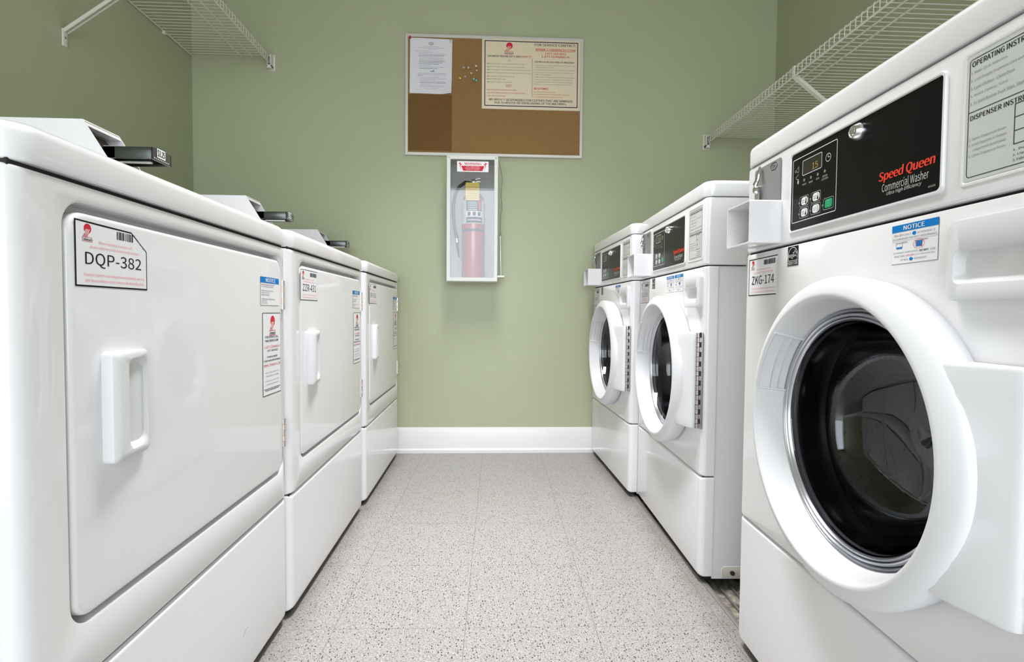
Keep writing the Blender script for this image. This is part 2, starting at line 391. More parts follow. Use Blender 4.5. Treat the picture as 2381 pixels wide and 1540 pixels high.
# ------------------------------------------------------------------ shared prints
def logo(P, cx, zt, s, m=redink, textm=ink, bgm=paperw, lay=2):
    """red disc over slanted rays, a bar and the name; s = disc radius, zt = top"""
    cz = zt-s; P.disc(cx, cz, s, m, lay)
    # white then red slanted rays
    for k in range(3):
        xo = cx-0.50*s+k*0.42*s
        P.poly([(xo, cz-0.15*s), (xo+0.20*s, cz-0.15*s), (xo-0.42*s, cz-1.25*s), (xo-0.62*s, cz-1.25*s)], bgm, lay+1)
        P.poly([(xo-0.25*s, cz-0.95*s), (xo-0.08*s, cz-0.95*s), (xo-0.65*s, cz-1.75*s), (xo-0.82*s, cz-1.75*s)], m, lay+1)
    P.rect(cx-1.55*s, cx+1.25*s, cz-1.85*s, cz-1.75*s, m, lay)
    P.text('Coinmach', cx-1.5*s, cx+1.25*s, cz-2.5*s, cz-1.95*s, textm, lay, bold=0.02)
    P.rect(cx-1.55*s, cx+1.25*s, cz-2.68*s, cz-2.58*s, m, lay)
def barcode(P, x0, x1, z0, z1, seed):
    rr = random.Random(seed); x = x0
    while x < x1:
        wd = rr.choice((0.0009, 0.0016, 0.0024)); P.rect(x, min(x+wd, x1), z0, z1, ink, 2); x += wd+rr.choice((0.001, 0.0018))
def id_sticker(parent, code, x0, x1, z0, z1, y, style, codem=ink):
    P = Print(y); W, H = x1-x0, z1-z0
    X = lambda t: x0+W*t
    Z = lambda t: z0+H*t
    t = 0.0019
    if style == 'cut':      # torn off upper right corner
        pts = [(0, 0), (1, 0), (1, .68), (.76, .97), (.38, .985), (0, 1)]
        P.poly([(X(a), Z(b_)) for a, b_ in pts], ink, 0)
        pi = [(.016, .026), (.984, .026), (.984, .67), (.752, .945), (.38, .955), (.016, .973)]
        P.poly([(X(a), Z(b_)) for a, b_ in pi], paperw, 1)
        for k in range(5): P.line(X(.80+.03*k), Z(.93-.05*k), X(.83+.03*k), Z(.90-.05*k), 0.0004, greyink, 1)
    elif style == 'torn':   # right border gone
        P.rect(x0, x1, z0, z1, paperw, 0); P.rect(x0, X(.97), z0, z0+t, ink, 1); P.rect(x0, x1, z1-t, z1, ink, 1); P.rect(x0, x0+t, z0, z1, ink, 1)
        for k in range(9): P.line(X(.975-.02*(k % 2)), Z(.1+.09*k), X(.985), Z(.15+.09*k), 0.0006, greyink, 1)
    else:
        P.rect(x0, x1, z0, z1, ink, 0); P.rect(x0+t*.8, x1-t*.8, z0+t*.8, z1-t*.8, paperw, 1)
    logo(P, X(.155), Z(.955), W*.045)
    barcode(P, X(.54), X(.79 if style == 'cut' else .93), Z(.80), Z(.93), hash(len(code))+ord(code[0]))
    P.text('When reporting a service call,', X(.29), X(.77), Z(.665), Z(.72), pinkink, 2)
    P.text('please reference this machine ID number:', X(.18), X(.87), Z(.585), Z(.64), pinkink, 2)
    P.text(code, X(.12), X(.90), Z(.30), Z(.53), codem, 2, res=6)
    P.text('Cuando reporte una maquina necesitando servicio', X(.10), X(.95), Z(.155), Z(.215), pinkink, 2)
    P.text('por favor refiere a este número de identificación.', X(.12), X(.95), Z(.065), Z(.13), pinkink, 2)
    return plabel(P.done('id_sticker', parent), 'white machine number sticker reading %s' % code)

# ------------------------------------------------------------------ clothes dryer
DW = 0.705
def dryer(y0, xf, code, idbox, style, label, codem=ink, dz=0.0):
    root = empty('clothes_dryer', (xf, y0, dz), PI/2, label, 'clothes dryer', 'front loading dryers along the left wall')
    R = root
    # cabinet (open fronted shell behind the panels)
    q = MB(); q.box(0.004, DW-0.004, 0.034, 0.69, 0.018, 0.890, enamelside, 0.003); q.build('cabinet', R)
    # lower front panel
    q = MB(); q.loft(pad_loops(0, DW, 0.018, 0.2990, 0.020, 0.007, 0.0, 0.036, 10), enamel)
    q.box(0.02, DW-0.02, 0.012, 0.030, 0.006, 0.020, darkgap)
    q.build('lower_panel', R)
    # upper front with pressed door recess
    gx0, gx1, gz0, gz1 = 0.0650, 0.684, 0.368, 0.862
    lo = pad_loops(0, DW, 0.3010, 0.8852, 0.020, 0.004, 0.0, 0.036, 10)
    lo.append(rl(gx0-0.004, gx1+0.004, gz0-0.004, gz1+0.004, 0.034, 0.0, 10))
    lo.append(rl(gx0-0.001, gx1+0.001, gz0-0.001, gz1+0.001, 0.031, 0.0012, 10))
    lo.append(rl(gx0, gx1, gz0, gz1, 0.030, 0.005, 10))
    lo.append(rl(gx0+0.001, gx1-0.001, gz0+0.001, gz1-0.001, 0.028, 0.026, 10))
    q = MB(); q.loft(lo, enamel); q.build('front_panel', R)
    dx0, dx1, dz0, dz1 = 0.0695, 0.6775, 0.3755, 0.8515
    q = MB()
    lo = [rl(dx0, dx1, dz0, dz1, 0.026, 0.026, 10)]
    for i in range(6):
        t = math.radians(90*i/5); s = 0.006*(1-math.cos(t)); lo.append(rl(dx0+s, dx1-s, dz0+s, dz1-s, 0.026-s*.5, -0.001+0.006*(1-math.sin(t)), 10))
    q.loft(lo, enamel); door = q.build('door', R)
    for z_ in (0.2975, 0.8825):
        q = MB(); q.box(.006, DW-.006, .007, .030, z_-.004, z_+.0075, darkgap); q.build('seam_shade_strip', R)  # dark strip added behind the seam, its colour stands in for gap shade
    # moulded pull
    q = MB(); hx0, hx1, hz0, hz1 = 0.119, 0.197, 0.5465, 0.687
    lo = []
    def tap(x0, x1, z0, z1, r, ya, yb): # y varies from ya (left) to yb (right)
        out = []
        for p in rl(x0, x1, z0, z1, r, 0, 8):
            t = (p[0]-hx0)/(hx1-hx0); zz = (p[2]-(hz0+hz1)/2); zz *= 1-0.015*t; out.append((p[0]-0.003*math.cos(zz*9), ya+(yb-ya)*t, zz+(hz0+hz1)/2))
        return out
    lo = [tap(hx0, hx1, hz0, hz1, .007, -0.001, -0.001), tap(hx0, hx1, hz0, hz1, .007, -.0105, -.0055), tap(hx0+.0005, hx1-.0005, hz0+.0005, hz1-.0005, .007, -.0145, -.0075),
          tap(hx0+.004, hx1-.001, hz0+.003, hz1-.003, .006, -.0180, -.0085), tap(hx0+.010, hx1-.002, hz0+.008, hz1-.006, .008, -.0205, -.0085),
          tap(hx0+.026, hx1-.0035, hz0+.011, hz1-.010, .012, -.0215, -.0080), tap(hx0+.030, hx1-.0045, hz0+.014, hz1-.013, .013, -.0165, -.0065), tap(hx0+.036, hx1-.006, hz0+.018, hz1-.018, .013, -.0065, -.0040)]
    q.loft(lo, plastic); q.build('door_handle', R)
    for z0_ in (0.742, 0.4245):
        q = MB()
        for k in range(5):
            q.cyl((0.6815, -0.0015, z0_+k*0.0132), (0.6815, -0.0015, z0_+k*0.0132+0.0126), 0.0050, chrome if k % 2 == 0 else steel_pale, 16)
        q.box(0.6735, 0.681, -0.0018, 0.0, z0_, z0_+0.066, steel_pale)
        plabel(q.build('hinge', R), 'small bright steel hinge')
    # lid
    q = MB(); lo = []
    a0, a1, b0, b1 = -0.001, DW+0.001, -0.004, 0.69; zb, zt, rp = 0.8885, 0.931, 0.032
    lo.append(rlp(a0+.010, a1-.010, b0+.010, b1-.010, rp, zb))
    for i in range(4):
        t = math.radians(90*i/3); s = .0025*(1-math.sin(t)); lo.append(rlp(a0+s, a1-s, b0+s, b1-s, rp, zb+.0025*(1-math.cos(t))))
    for i in range(6):
        t = math.radians(90*i/5); s = .014*(1-math.cos(t)); lo.append(rlp(a0+s, a1-s, b0+s, b1-s, rp, zt-.014*(1-math.sin(t))))
    q.loft(lo, enamel); q.build('top_panel', R)
    # coin meter on the lid
    u0, u1 = 0.587, 0.694
    q = MB()
    pr = [(0.240, .9305), (0.363, 1.130), (0.60, 1.130), (0.60, .9305)]
    # hollow sloped hood: two cheeks, roof, back, front lip
    def prism(x0, x1, pts, m): q.loft([[(x0, d, z) for d, z in pts], [(x1, d, z) for d, z in pts]], m)
    prism(u0, u0+.0025, pr, enamel); prism(u1-.0025, u1, pr, enamel)
    prism(u0+.0025, u1-.0025, [(0.363, 1.130), (0.60, 1.130), (0.60, 1.127), (0.361, 1.127)], enamel)
    prism(u0+.0025, u1-.0025, [(0.597, .931), (0.60, .931), (0.60, 1.127), (0.597, 1.127)], enamel)
    prism(u0+.0025, u1-.0025, [(0.240, .9305), (0.252, .9305), (0.302, 1.012), (0.290, 1.012)], enamel)
    prism(u0+.0025, u1-.0025, [(0.357, 1.118), (0.363, 1.1275), (0.380, 1.1275), (0.380, 1.118)], enamel)
    meter = q.build('coin_meter', R, angle=30)
    q = MB(); q.loft([[(x, d, z) for d, z in ((0.350, 1.06), (0.384, 1.115), (0.388, 1.113), (0.354, 1.058))] for x in (u0+.004, u1-.012)], brownplate)
    for x, z in ((.615, 1.085), (.635, 1.083), (.655, 1.086), (.67, 1.084)): q.cyl((x, .352, z), (x, .372, z), .0025, chrome, 10)
    q.build('backing_plate', meter)
    s0, s1, f0, f1, c0, c1 = u0+.010, u0+.076, 0.231, 0.352, 1.054, 1.079
    q = MB()
    q.box(s0, s0+.003, f0, f1, c0, c1, meterdark, .0006); q.box(s1-.003, s1, f0, f1, c0, c1, meterdark, .0006)
    q.box(s0, s1, f0, f0+.003, c0, c1+.001, meterend, .0006); q.box(s0+.003, s1-.003, f0+.003, f1, c1-.010, c1-.004, meterdark)
    q.box(s0-.004, s1+.004, f1-.022, f1+.01, c0-.02, c1+.002, meterdark, .001)
    q.box(s0+.012, s0+.018, f0+.01, f1, c0-.006, c1-.01, chrome)
    q.box(s0, s0+.001, f1-.045, f1-.022, c0, c1+.0005, silver)
    for k in range(9): q.box(s0+.006+k*.006, s0+.008+k*.006, f0-.0006, f0, c0+.004, c0+.0055, whiteink)
    sl = q.build('coin_slide', meter)
    P = Print(f0-.0006); cc = (s0+s1)/2-.004
    P.rrect(cc-.016, cc+.016, c0+.006, c1+.004, .003, navyink, 0); P.rect(cc-.0145, cc+.0145, c0+.0075, c1+.0025, labelgrey, 1)
    P.text('$1.25', cc-.012, cc+.012, c0+.0095, c1+.0008, ink, 2, bold=.02)
    o = P.done('price_label', meter)
    # stickers
    yl = -0.0014
    id_sticker(R, code, *idbox, yl, style, codem)
    P = Print(yl); x0, x1, z0, z1 = 0.5655, 0.660, 0.750, 0.810
    P.rect(x0, x1, z0, z1, greyink, 0); P.rect(x0+.0005, x1-.0005, z0+.0005, z1-.0005, paperw, 1); P.rect(x0, x1, z1-.0125, z1, blueink, 2)
    P.text('NOTICE', x0+.025, x1-.020, z1-.0105, z1-.002, whiteink, 3, bold=.03)
    for k, tx in enumerate(('WHEN DISCARDING OR STORING YOUR', 'OLD CLOTHES DRYER, REMOVE THE DOOR.', None, 'LORSQUE VOUS ENTREPOSEZ OU METTEZ', 'VOTRE SECHEUSE AU REBUT,', 'ENLEVEZ EN LA PORTE.', None, 'CUANDO DESECHE O GUARDE SU VIEJO', 'SECADOR DE ROPA,', 'QUITELE LA PUERTA.')):
        if tx: P.text(tx, x0+.004, x1-.004, z1-.018-k*.0043, z1-.0152-k*.0043, ink, 2, keep=True, align='L', res=2)
    plabel(P.done('notice_sticker', R), 'small white sticker with blue NOTICE heading')
    P = Print(yl); x0, x1, z0, z1 = 0.5735, 0.668, 0.5565, 0.734; cx = (x0+x1)/2
    P.rect(x0, x1, z0, z1, ink, 0); P.rect(x0+.0016, x1-.0016, z0+.0016, z1-.0016, paperw, 1)
    logo(P, cx+.004, z1-.006, .0115)
    def ln(tx, a, b_, c_, d_, m_, bold=0.0): P.text(tx, a, b_, c_, d_, m_, 2, bold=bold, res=3)
    H = z1-z0
    zf = lambda t: z1-H*t
    ln('FOR SERVICE CALL', x0+.013, x1-.013, zf(.306), zf(.278), ink, .02); ln('PARA SERVICIO LLAME', x0+.013, x1-.013, zf(.352), zf(.324), ink, .02)
    ln('1-877-COINMACH', x0+.009, x1-.008, zf(.430), zf(.398), redink); ln('1-877-264-6622', x0+.020, x1-.016, zf(.470), zf(.445), ink, .02)
    ln('Or visit our website', x0+.020, x1-.020, zf(.545), zf(.517), ink, .01); ln('O visite nuestro sitio de internet', x0+.005, x1-.004, zf(.590), zf(.562), ink, .01)
    ln('WWW.COINMACH.COM', x0+.004, x1-.004, zf(.650), zf(.618), redink)
    for k, tx in enumerate(('When calling, please have', 'the machine ID # available', 'Cuando llame, por favor reporte', 'el número de identificación.')):
        ln(tx, x0+.012+.003*(k % 2), x1-.012, zf(.735+.04*k+.02*(k > 1)), zf(.713+.04*k+.02*(k > 1)), greyink)
    P.scribble(x0+.005, x1-.005, zf(.925), .0016, ink, 2, 3); P.scribble(x0+.012, x1-.012, zf(.943), .0016, ink, 2, 4)
    plabel(P.done('service_sticker', R), 'tall black bordered service call sticker')
    for fx_ in (.05, DW-.05):
        for fy_ in (.08, .63):
            q = MB(); q.cyl((fx_, fy_, -dz), (fx_, fy_, .02), .018, footpad, 16); q.build('foot', R)
    return root
# local x of a dryer runs away from the camera, local -y looks into the aisle
d1 = dryer(0.543, -0.473, 'DQP-382', (.0785, .205, .7655, .843), 'cut', 'white dryer with the DQP-382 sticker, nearest to the camera on the left')
d2 = dryer(1.250, -0.465, 'ZZR-431', (.0665, .195, .766, .843), 'plain', 'white dryer with the ZZR-431 sticker, in the middle of the left row')
d3 = dryer(1.985, -0.460, 'SFV-313', (.058, .188, .770, .847), 'plain', 'white dryer with the SFV-313 sticker, standing against the back wall', mat('green_grey_ink', (0.05, 0.16, 0.12), .6))
# a hairline scuff on the near dryer
q = MB(); pts = [(.478, -.0002, .103), (.484, -.0002, .1085), (.490, -.0002, .111), (.496, -.0002, .1115)]
q.tube(pts, .0004, greyink, 4); o = q.build('scuff_mark', d1)

# ------------------------------------------------------------------ front load washer
WW = 0.670
RC = (0.380, 0.562)
def washer(far_y, xf, yaw, code, idbox, notices, label, style='plain', codem=ink, dz=0.0):
    R = empty('washing_machine', (xf, far_y, dz), -PI/2+yaw, label, 'washing machine', 'front loading washers along the right wall')
    cx, cz = RC
    # cabinet shell: sides, back, bottom, inner deck
    q = MB()
    q.box(0.003, 0.006, 0.036, 0.70, 0.014, 1.050, enamelside); q.box(WW-0.006, WW-0.003, 0.036, 0.70, 0.014, 0.868, enamelside)
    q.box(WW-0.006, WW-0.004, 0.112, 0.70, 0.868, 1.050, enamelside)
    q.box(0.006, WW-0.006, 0.695, 0.70, 0.014, 1.050, enamelside); q.box(0.006, WW-0.006, 0.036, 0.695, 0.014, 0.020, darkgap)
    cab = q.build('cabinet', R)
    # kick plate corner with bolt on the camera side
    q = MB(); q.box(WW-0.003, WW-0.0015, 0.066, 0.20, 0.016, 0.046, foot, .0005); q.cyl((WW-.0015, .092, .031), (WW+.004, .092, .031), .006, footpad, 12)
    q.tube([(WW-.003, .064, .016), (WW-.003, .064, .040), (WW-.003, .070, .047), (WW-.003, .20, .047)], .0014, enamelside, 6)
    plabel(q.build('base_bracket', R), 'cream base bracket with dark bolt')
    q = MB(); q.loft(pad_loops(0, WW, 0.020, 0.2945, 0.016, 0.006, 0.0, 0.036, 8), enamel); q.box(.02, WW-.02, .012, .030, .008, .022, darkgap); q.build('lower_panel', R)
    # body front with round door hole
    n = 15
    lo = pad_loops(0, WW, 0.2975, 0.8680, 0.016, 0.003, 0.0, 0.036, n)
    lo += [cl(cx, cz, 0.221, 0.0, n), cl(cx, cz, 0.218, 0.003, n), cl(cx, cz, 0.210, 0.010, n), cl(cx, cz, 0.2085, 0.017, n)]
    q = MB(); q.loft(lo, enamel, False, False); q.build('front_panel', R)
    # control housing with raised bezel and recess for the instruction plate
    q = MB(); lo = pad_loops(0, WW, 0.8708, 1.0517, 0.014, 0.003, 0.0, 0.112, 8)
    q.loft(lo, enamel)
    bx = (.1765, .5185, .8880, 1.0345)
    lo = [rl(*bx, .008, .002), rl(*bx, .008, -.002), rl(bx[0]+.001, bx[1]-.001, bx[2]+.001, bx[3]-.001, .008, -.0035), rl(bx[0]+.0035, bx[1]-.0035, bx[2]+.0035, bx[3]-.0035, .007, -.0035),
          rl(bx[0]+.0045, bx[1]-.0045, bx[2]+.0045, bx[3]-.0045, .006, -.001)]
    q.loft(lo, enamel, True, True)
    q.loft([rl(.540, .650, .888, 1.038, .005, .001), rl(.540, .650, .888, 1.038, .005, -.0012), rl(.5425, .6475, .8905, 1.0355, .004, -.0012), rl(.5435, .6465, .8915, 1.0345, .004, -.0002)], enamel)
    q.build('control_housing', R)
    for y_, z_, z2_ in ((.030, .289, .302), (.034, .862, .875), (.10, 1.046, 1.056)):
        q = MB(); q.box(.006, WW-.008, .009, y_, z_, z2_, darkgap); q.build('seam_shade_strip', R)  # added dark strips: the shade inside the seams is put into their colour
    # ---- black control face
    P = Print(-.0012); a, b_, c_, d_ = .1805, .5115, .8925, 1.0300
    P.rect(a, b_, c_, d_, black, 0)
    P.frame(.1860, .3130, .9055, 1.0195, .0011, whiteink, 1, r=.003)
    P.frame(.2165, .2735, .9845, 1.0110, .0009, whiteink, 2, r=.003); P.rect(.2175, .2725, .9855, 1.0100, led, 1)
    P.text('15', .246, .262, .9885, .9995, ledseg, 2)
    P.ring(.290, .9965, .0068, .0008, whiteink, 1); P.line(.290, .9965, .290, 1.0010, .0008, whiteink, 2); P.line(.290, .9965, .2945, .9965, .0008, whiteink, 2)
    for x, z in ((.2225, .9765), (.2425, .9762), (.2622, .9762), (.2815, .9765)): P.disc(x, z, .0026, dimgreen, 1)
    for tx, x0, x1, z in (('WASH', .2175, .2285, .9675), ('RINSE', .2370, .2485, .9670), ('SPIN', .2580, .2665, .9675), ('DOOR', .2760, .2885, .9672), ('LOCKED', .2735, .2905, .9625)):
        P.text(tx, x0, x1, z, z+.0030, silverink, 1)
    # hand and coin symbols
    P.frame(.1925, .1985, .9965, 1.0000, .0006, silverink, 1); P.line(.1990, .9960, .2045, .9945, .0007, silverink, 1); P.line(.2045, .9945, .2045, 1.0045, .0007, silverink, 1); P.line(.2045, 1.0045, .1995, 1.0010, .0007, silverink, 1)
    P.line(.1950, .9860, .2050, .9910, .0007, silverink, 1); P.rect(.2015, .2055, .9740, .9800, silverink, 1); P.line(.1975, .9840, .2055, .9810, .0009, silverink, 1)
    for (x, z, t1, t2, hh) in ((.2235, .9395, 'NORMAL', 'HOT', .0080), (.2575, .9395, 'PERM PRESS', 'WARM', .0048), (.2235, .9195, 'NORMAL', 'WARM', .0048), (.2575, .9195, 'DELICATES', 'COLD', 0.0)):
        P.frame(x-.0130, x+.0145, z-.0090, z+.0090, .0006, silverink, 1, r=.003); P.disc(x-.0130, z-.001, .0034, black, 2); P.disc(x-.0133, z-.001, .0022, dimgreen, 3)
        P.rrect(x-.0080, x+.0120, z-.0068, z+.0068, .0055, whiteink, 2)
        P.text(t1, x-.0065, x+.0030, z+.0003, z+.0025, ink, 3); P.text(t2, x-.005, x+.0020, z-.0035, z-.0012, ink, 3)
        P.rrect(x+.0052, x+.0088, z-.0052, z+.0056, .0017, silverink, 3)
        if hh: P.rect(x+.0060, x+.0080, z-.0045, z-.0045+hh, ink, 4)
        P.disc(x+.0070, z-.0035, .0020, ink if hh else silverink, 4)
    x, z = .2920, .9215
    P.frame(x-.0120, x+.0150, z-.0095, z+.0095, .0006, silverink, 1, r=.003); P.disc(x-.0120, z-.001, .0034, black, 2); P.disc(x-.0124, z-.001, .0022, dimgreen, 3)
    P.rrect(x-.0075, x+.0120, z-.0070, z+.0070, .0035, greenink, 2); P.text('START', x-.003, x+.0075, z+.0035, z+.0055, silverink, 3); P.ring(x+.0025, z-.001, .0035, .0004, silverink, 3, n=4)
    P.text('Speed Queen', .4085, .5045, .9235, .9400, redlogo, 2, bold=.035, shear=.12, res=5)
    P.text('Commercial Washer', .4150, .4955, .9110, .9225, silverink, 2, res=4)
    P.text('Ultra High Efficiency', .4240, .4850, .9035, .9100, silverink, 2, shear=.25, bold=.01)
    P.text('803155', .4950, .5060, .8985, .9010, silverink, 1)
    plabel(P.done('control_face', R), 'black control face with red lettering, small display and buttons')
    q = MB(); q.lathe([(.0, -.0135), (.0045, -.0135), (.0050, -.0120), (.0075, -.0120), (.0080, -.0135), (.0090, -.0135), (.0128, -.0065), (.0128, -.0012)], .366, 1.0115, chrome, 32); q.build('lock', R)
    # ---- instruction plate
    P = Print(-.0005); x0, x1, z0, z1 = .5445, .6455, .8925, 1.0335
    P.rect(x0, x1, z0, z1, labelgrey, 0); P.frame(x0+.003, x1-.003, z0+.004, z1-.004, .0008, ink, 1, r=.004); P.rect(x0+.003, x1-.003, .9695, .9703, ink, 1)
    P.text('OPERATING INSTRUCTIONS', x0+.006, x1-.005, 1.0205, 1.0265, ink, 1, bold=.02)
    for k, tx in enumerate(('1. Make Cycle Selection.', '2. Load Supply Dispenser (See Instructions Below).', '3. Load Clothes - Close Door.', '4. Insert Coin(s) / Card.', '5. To Start Washer Push Start. Start Must be Closed.')):
        P.text(tx, x0+.005, x0+.005+min(.0018*len(tx), x1-x0-.010), 1.0115-k*.0085, 1.0155-k*.0085, greyink, 1, res=2)
    P.text('DISPENSER INSTRUCTIONS', x0+.006, x1-.005, .9605, .9660, ink, 1, bold=.02)
    for k, tx in enumerate(('1. Open Dispenser Door.', '2. Load Supplies in Proper', '   Compartment (as indicated).', '3. Close Dispenser Door.')):
        P.text(tx.strip(), x0+.005+(.005 if k == 2 else 0), x0+.050, .9370-k*.0062, .9408-k*.0062, greyink, 1, res=2)
    P.frame(x0+.058, x0+.086, .918, .960, .0008, ink, 1); P.line(x0+.071, .918, x0+.071, .960, .0008, ink, 1)
    for zz in (.932, .946): P.line(x0+.058, zz, x0+.071, zz, .0008, ink, 1)
    for k, tx in enumerate(('1. Detergent', '2. Liquid Bleach', '3. Fabric Softener')): P.text(tx, x0+.058, x0+.090, .9105-k*.005, .9135-k*.005, ink, 1, res=2)
    plabel(P.done('instruction_plate', R), 'grey printed instruction plate')
    # ---- coin drop
    q = MB(); q.loft([rl(.040, .144, .890, 1.0405, .006, .001), rl(.040, .144, .890, 1.0405, .006, -.0014), rl(.041, .143, .891, 1.0395, .006, -.0020)], coinplate)
    q.tube([(.105, -.0022, 1.031), (.112, -.0022, 1.0365), (.126, -.0022, 1.036), (.131, -.0022, 1.029), (.124, -.0022, 1.0225), (.110, -.0022, 1.0235), (.105, -.0022, 1.031)], .0005, ink, 4)
    coin = q.build('coin_plate', R)
    P = Print(-.0022); P.text('25¢', .112, .123, 1.0265, 1.0325, ink, 1); P.done('coin_mark', coin)
    q = MB()
    q.tube([(.071, -.006, 1.040), (.074, -.010, 1.028), (.074, -.012, 1.015), (.068, -.014, 1.006), (.064, -.010, 1.0)], [.003, .004, .004, .005, .004], chrome, 10)
    q.lathe([(0, -.015), (.006, -.014), (.0095, -.010), (.0095, -.002), (.0085, 0)], .062, .996, chrome, 20)
    q.tube([(.066, -.006, .990), (.066, -.006, .955)], .0032, chrome, 10)
    plabel(q.build('coin_lever', R), 'bent chrome coin return lever')
    q = MB(); X0, X1, Z0, Z1, D_ = .048, .1485, .8755, .9580, .062; t = .003
    # sleeve of four walls, open toward the aisle
    lo = [rl(X0, X1, Z0, Z1, .004, .0), rl(X0, X1, Z0, Z1, .004, -D_), rl(X0+t, X1-t, Z0+t, Z1-t, .003, -D_), rl(X0+t, X1-t, Z0+t, Z1-t, .003, -.001)]
    q.loft(lo, enamel, False, True); guard = q.build('coin_box_guard', R)
    q = MB(); q.lathe([(0, -.018), (.012, -.018), (.014, -.016), (.014, -.001)], .115, .915, silver, 24); q.tube([(.115, -.020, .900), (.115, -.020, .925)], .002, chrome, 8)
    q.box(.098, .132, -.010, -.0015, .882, .948, greyp, .008); plabel(q.build('coin_box_lock', guard), 'grey metal lock inside the white guard')
    # ---- top
    q = MB(); lo = []
    a0, a1, b0, b1 = -0.001, WW+0.001, -0.003, 0.70; zb, zt, rp = 1.0535, 1.0975, 0.026
    lo.append(rlp(a0+.010, a1-.010, b0+.010, b1-.010, rp, zb))
    for i in range(4):
        t_ = math.radians(90*i/3); s = .002*(1-math.sin(t_)); lo.append(rlp(a0+s, a1-s, b0+s, b1-s, rp, zb+.002*(1-math.cos(t_))))
    for i in range(6):
        t_ = math.radians(90*i/5); s = .013*(1-math.cos(t_)); lo.append(rlp(a0+s, a1-s, b0+s, b1-s, rp, zt-.013*(1-math.sin(t_))))
    q.loft(lo, enamel); q.build('top_panel', R)
    # ---- dispenser drawer
    q = MB(); e = (.5375, .6585, .7565, .8490)
    def ins(s, y, r): return rl(e[0]+s, e[1]-s, e[2]+s, e[3]-s, r, y)
    p = (.547, .643, .7765, .8140)
    lo = [ins(0, .002, .012), ins(0, -.0095, .012), ins(.0008, -.0113, .012), ins(.0025, -.012, .011), rl(p[0]-.001, p[1]+.001, p[2]-.001, p[3]+.001, .010, -.012), rl(*p, .009, -.0113), rl(p[0]+.002, p[1]-.002, p[2]+.003, p[3]-.001, .010, -.004), rl(p[0]+.006, p[1]-.006, p[2]+.009, p[3]-.001, .012, .003), rl(p[0]+.012, p[1]-.012, p[2]+.017, p[3]-.002, .008, .007)]
    q.loft(lo, plastic); q.build('dispenser_drawer', R)
    # ---- stickers
    yl = -.0003
    id_sticker(R, code, *idbox, yl, style, codem)
    P = Print(yl); x0, x1, z0, z1 = .1735, .2085, .8290, .8645
    P.rect(x0, x1, z0, z1, black, 0)
    P.ring((x0+x1)/2, z0+.0178, .0160, .0010, whiteink, 1, n=40); P.rect(x0, x1, z0, z0+.0090, black, 2); P.rect(x0, x1, z0+.0088, z0+.0095, whiteink, 3)
    sc = (x0+.0255, z0+.0215)
    st = [(sc[0]+(.0072 if k % 2 == 0 else .0030)*math.sin(k*PI/5), sc[1]+(.0072 if k % 2 == 0 else .0030)*math.cos(k*PI/5)) for k in range(10)]
    for k in range(10): P.line(*st[k], *st[(k+1) % 10], .0008, whiteink, 3)
    P.text('energy', x0+.003, x0+.021, z0+.0125, z0+.0205, whiteink, 3, shear=.4)
    P.text('ENERGY STAR', x0+.001, x1-.001, z0+.0015, z0+.0075, whiteink, 3)
    plabel(P.done('energy_sticker', R), 'small black energy rating sticker with white star')
    for (x0, x1, head) in notices:
        P = Print(yl); z0, z1 = .8080, .8600; cxx = (x0+x1)/2; Wd = x1-x0
        P.rect(x0, x1, z0, z1, greyink, 0); P.rect(x0+.0004, x1-.0004, z0+.0004, z1-.0004, paperw, 1)
        P.rect(x0, x1, z1-.0095, z1, blueink, 2); P.text(head, x0+Wd*.27 if len(head) < 8 else x0+Wd*.1, x1-Wd*.28 if len(head) < 8 else x1-Wd*.1, z1-.0078, z1-.002, whiteink, 3, bold=.035)
        P.text('H', x0+.004, x0+.0065, z1-.0155, z1-.0120, redink, 2); P.text('IGH', x0+.0068, x0+.0115, z1-.0155, z1-.0128, greyink, 2); P.text('E', x0+.0135, x0+.0160, z1-.0155, z1-.0120, redink, 2); P.text('FFICIENCY', x0+.0163, x0+.0330, z1-.0155, z1-.0128, greyink, 2)
        P.disc(x0+.0385, z1-.0140, .0032, blueink, 2, .0024); P.text('DETERGENT IS', x0+.0435, x1-.005, z1-.0155, z1-.0128, greyink, 2)
        P.text('RECOMMENDED FOR BEST PERFORMANCE', x0+.002, x1-.002, z1-.0205, z1-.0176, greyink, 2); P.rect(x0+.0005, x1-.0005, z1-.0222, z1-.0219, greyink, 2)
        for (mx_, full) in ((x0+.014, False), (x0+.047, True)):
            zc = z1-.0285
            P.line(mx_-.006, zc+.004, mx_+.014, zc+.0045, .0006, ink, 3); P.line(mx_-.006, zc+.004, mx_-.0045, zc-.0035, .0004, ink, 3); P.line(mx_+.0055, zc+.004, mx_+.0045, zc-.0035, .0004, ink, 3)
            hh = .0035 if full else -.001; P.poly([(mx_-.0045, zc-.0035), (mx_+.0045, zc-.0035), (mx_+.0050, zc+hh), (mx_-.0050, zc+hh)], blueink, 2)
            if full: P.ring(mx_, zc, .0092, .0006, redink, 4, ar=.68); P.line(mx_-.006, zc+.0045, mx_+.006, zc-.0045, .0006, redink, 4)
        P.text('TO PREVENT OVERSUDSING,', x0+.003, x0+.046, z1-.0388, z1-.0362, greyink, 2); P.text('DO NOT', x0+.048, x0+.0625, z1-.0388, z1-.0362, ink, 2, bold=.03); P.text('USE', x0+.0645, x1-.004, z1-.0388, z1-.0362, greyink, 2)
        P.text('MORE THAN', x0+.005, x0+.0235, z1-.0432, z1-.0406, greyink, 2); P.text('1/4 CUP', x0+.0255, x0+.039, z1-.0432, z1-.0406, redink, 2, bold=.03); P.text('(2 FLUID OUNCES)', x0+.0405, x1-.005, z1-.0432, z1-.0406, greyink, 2)
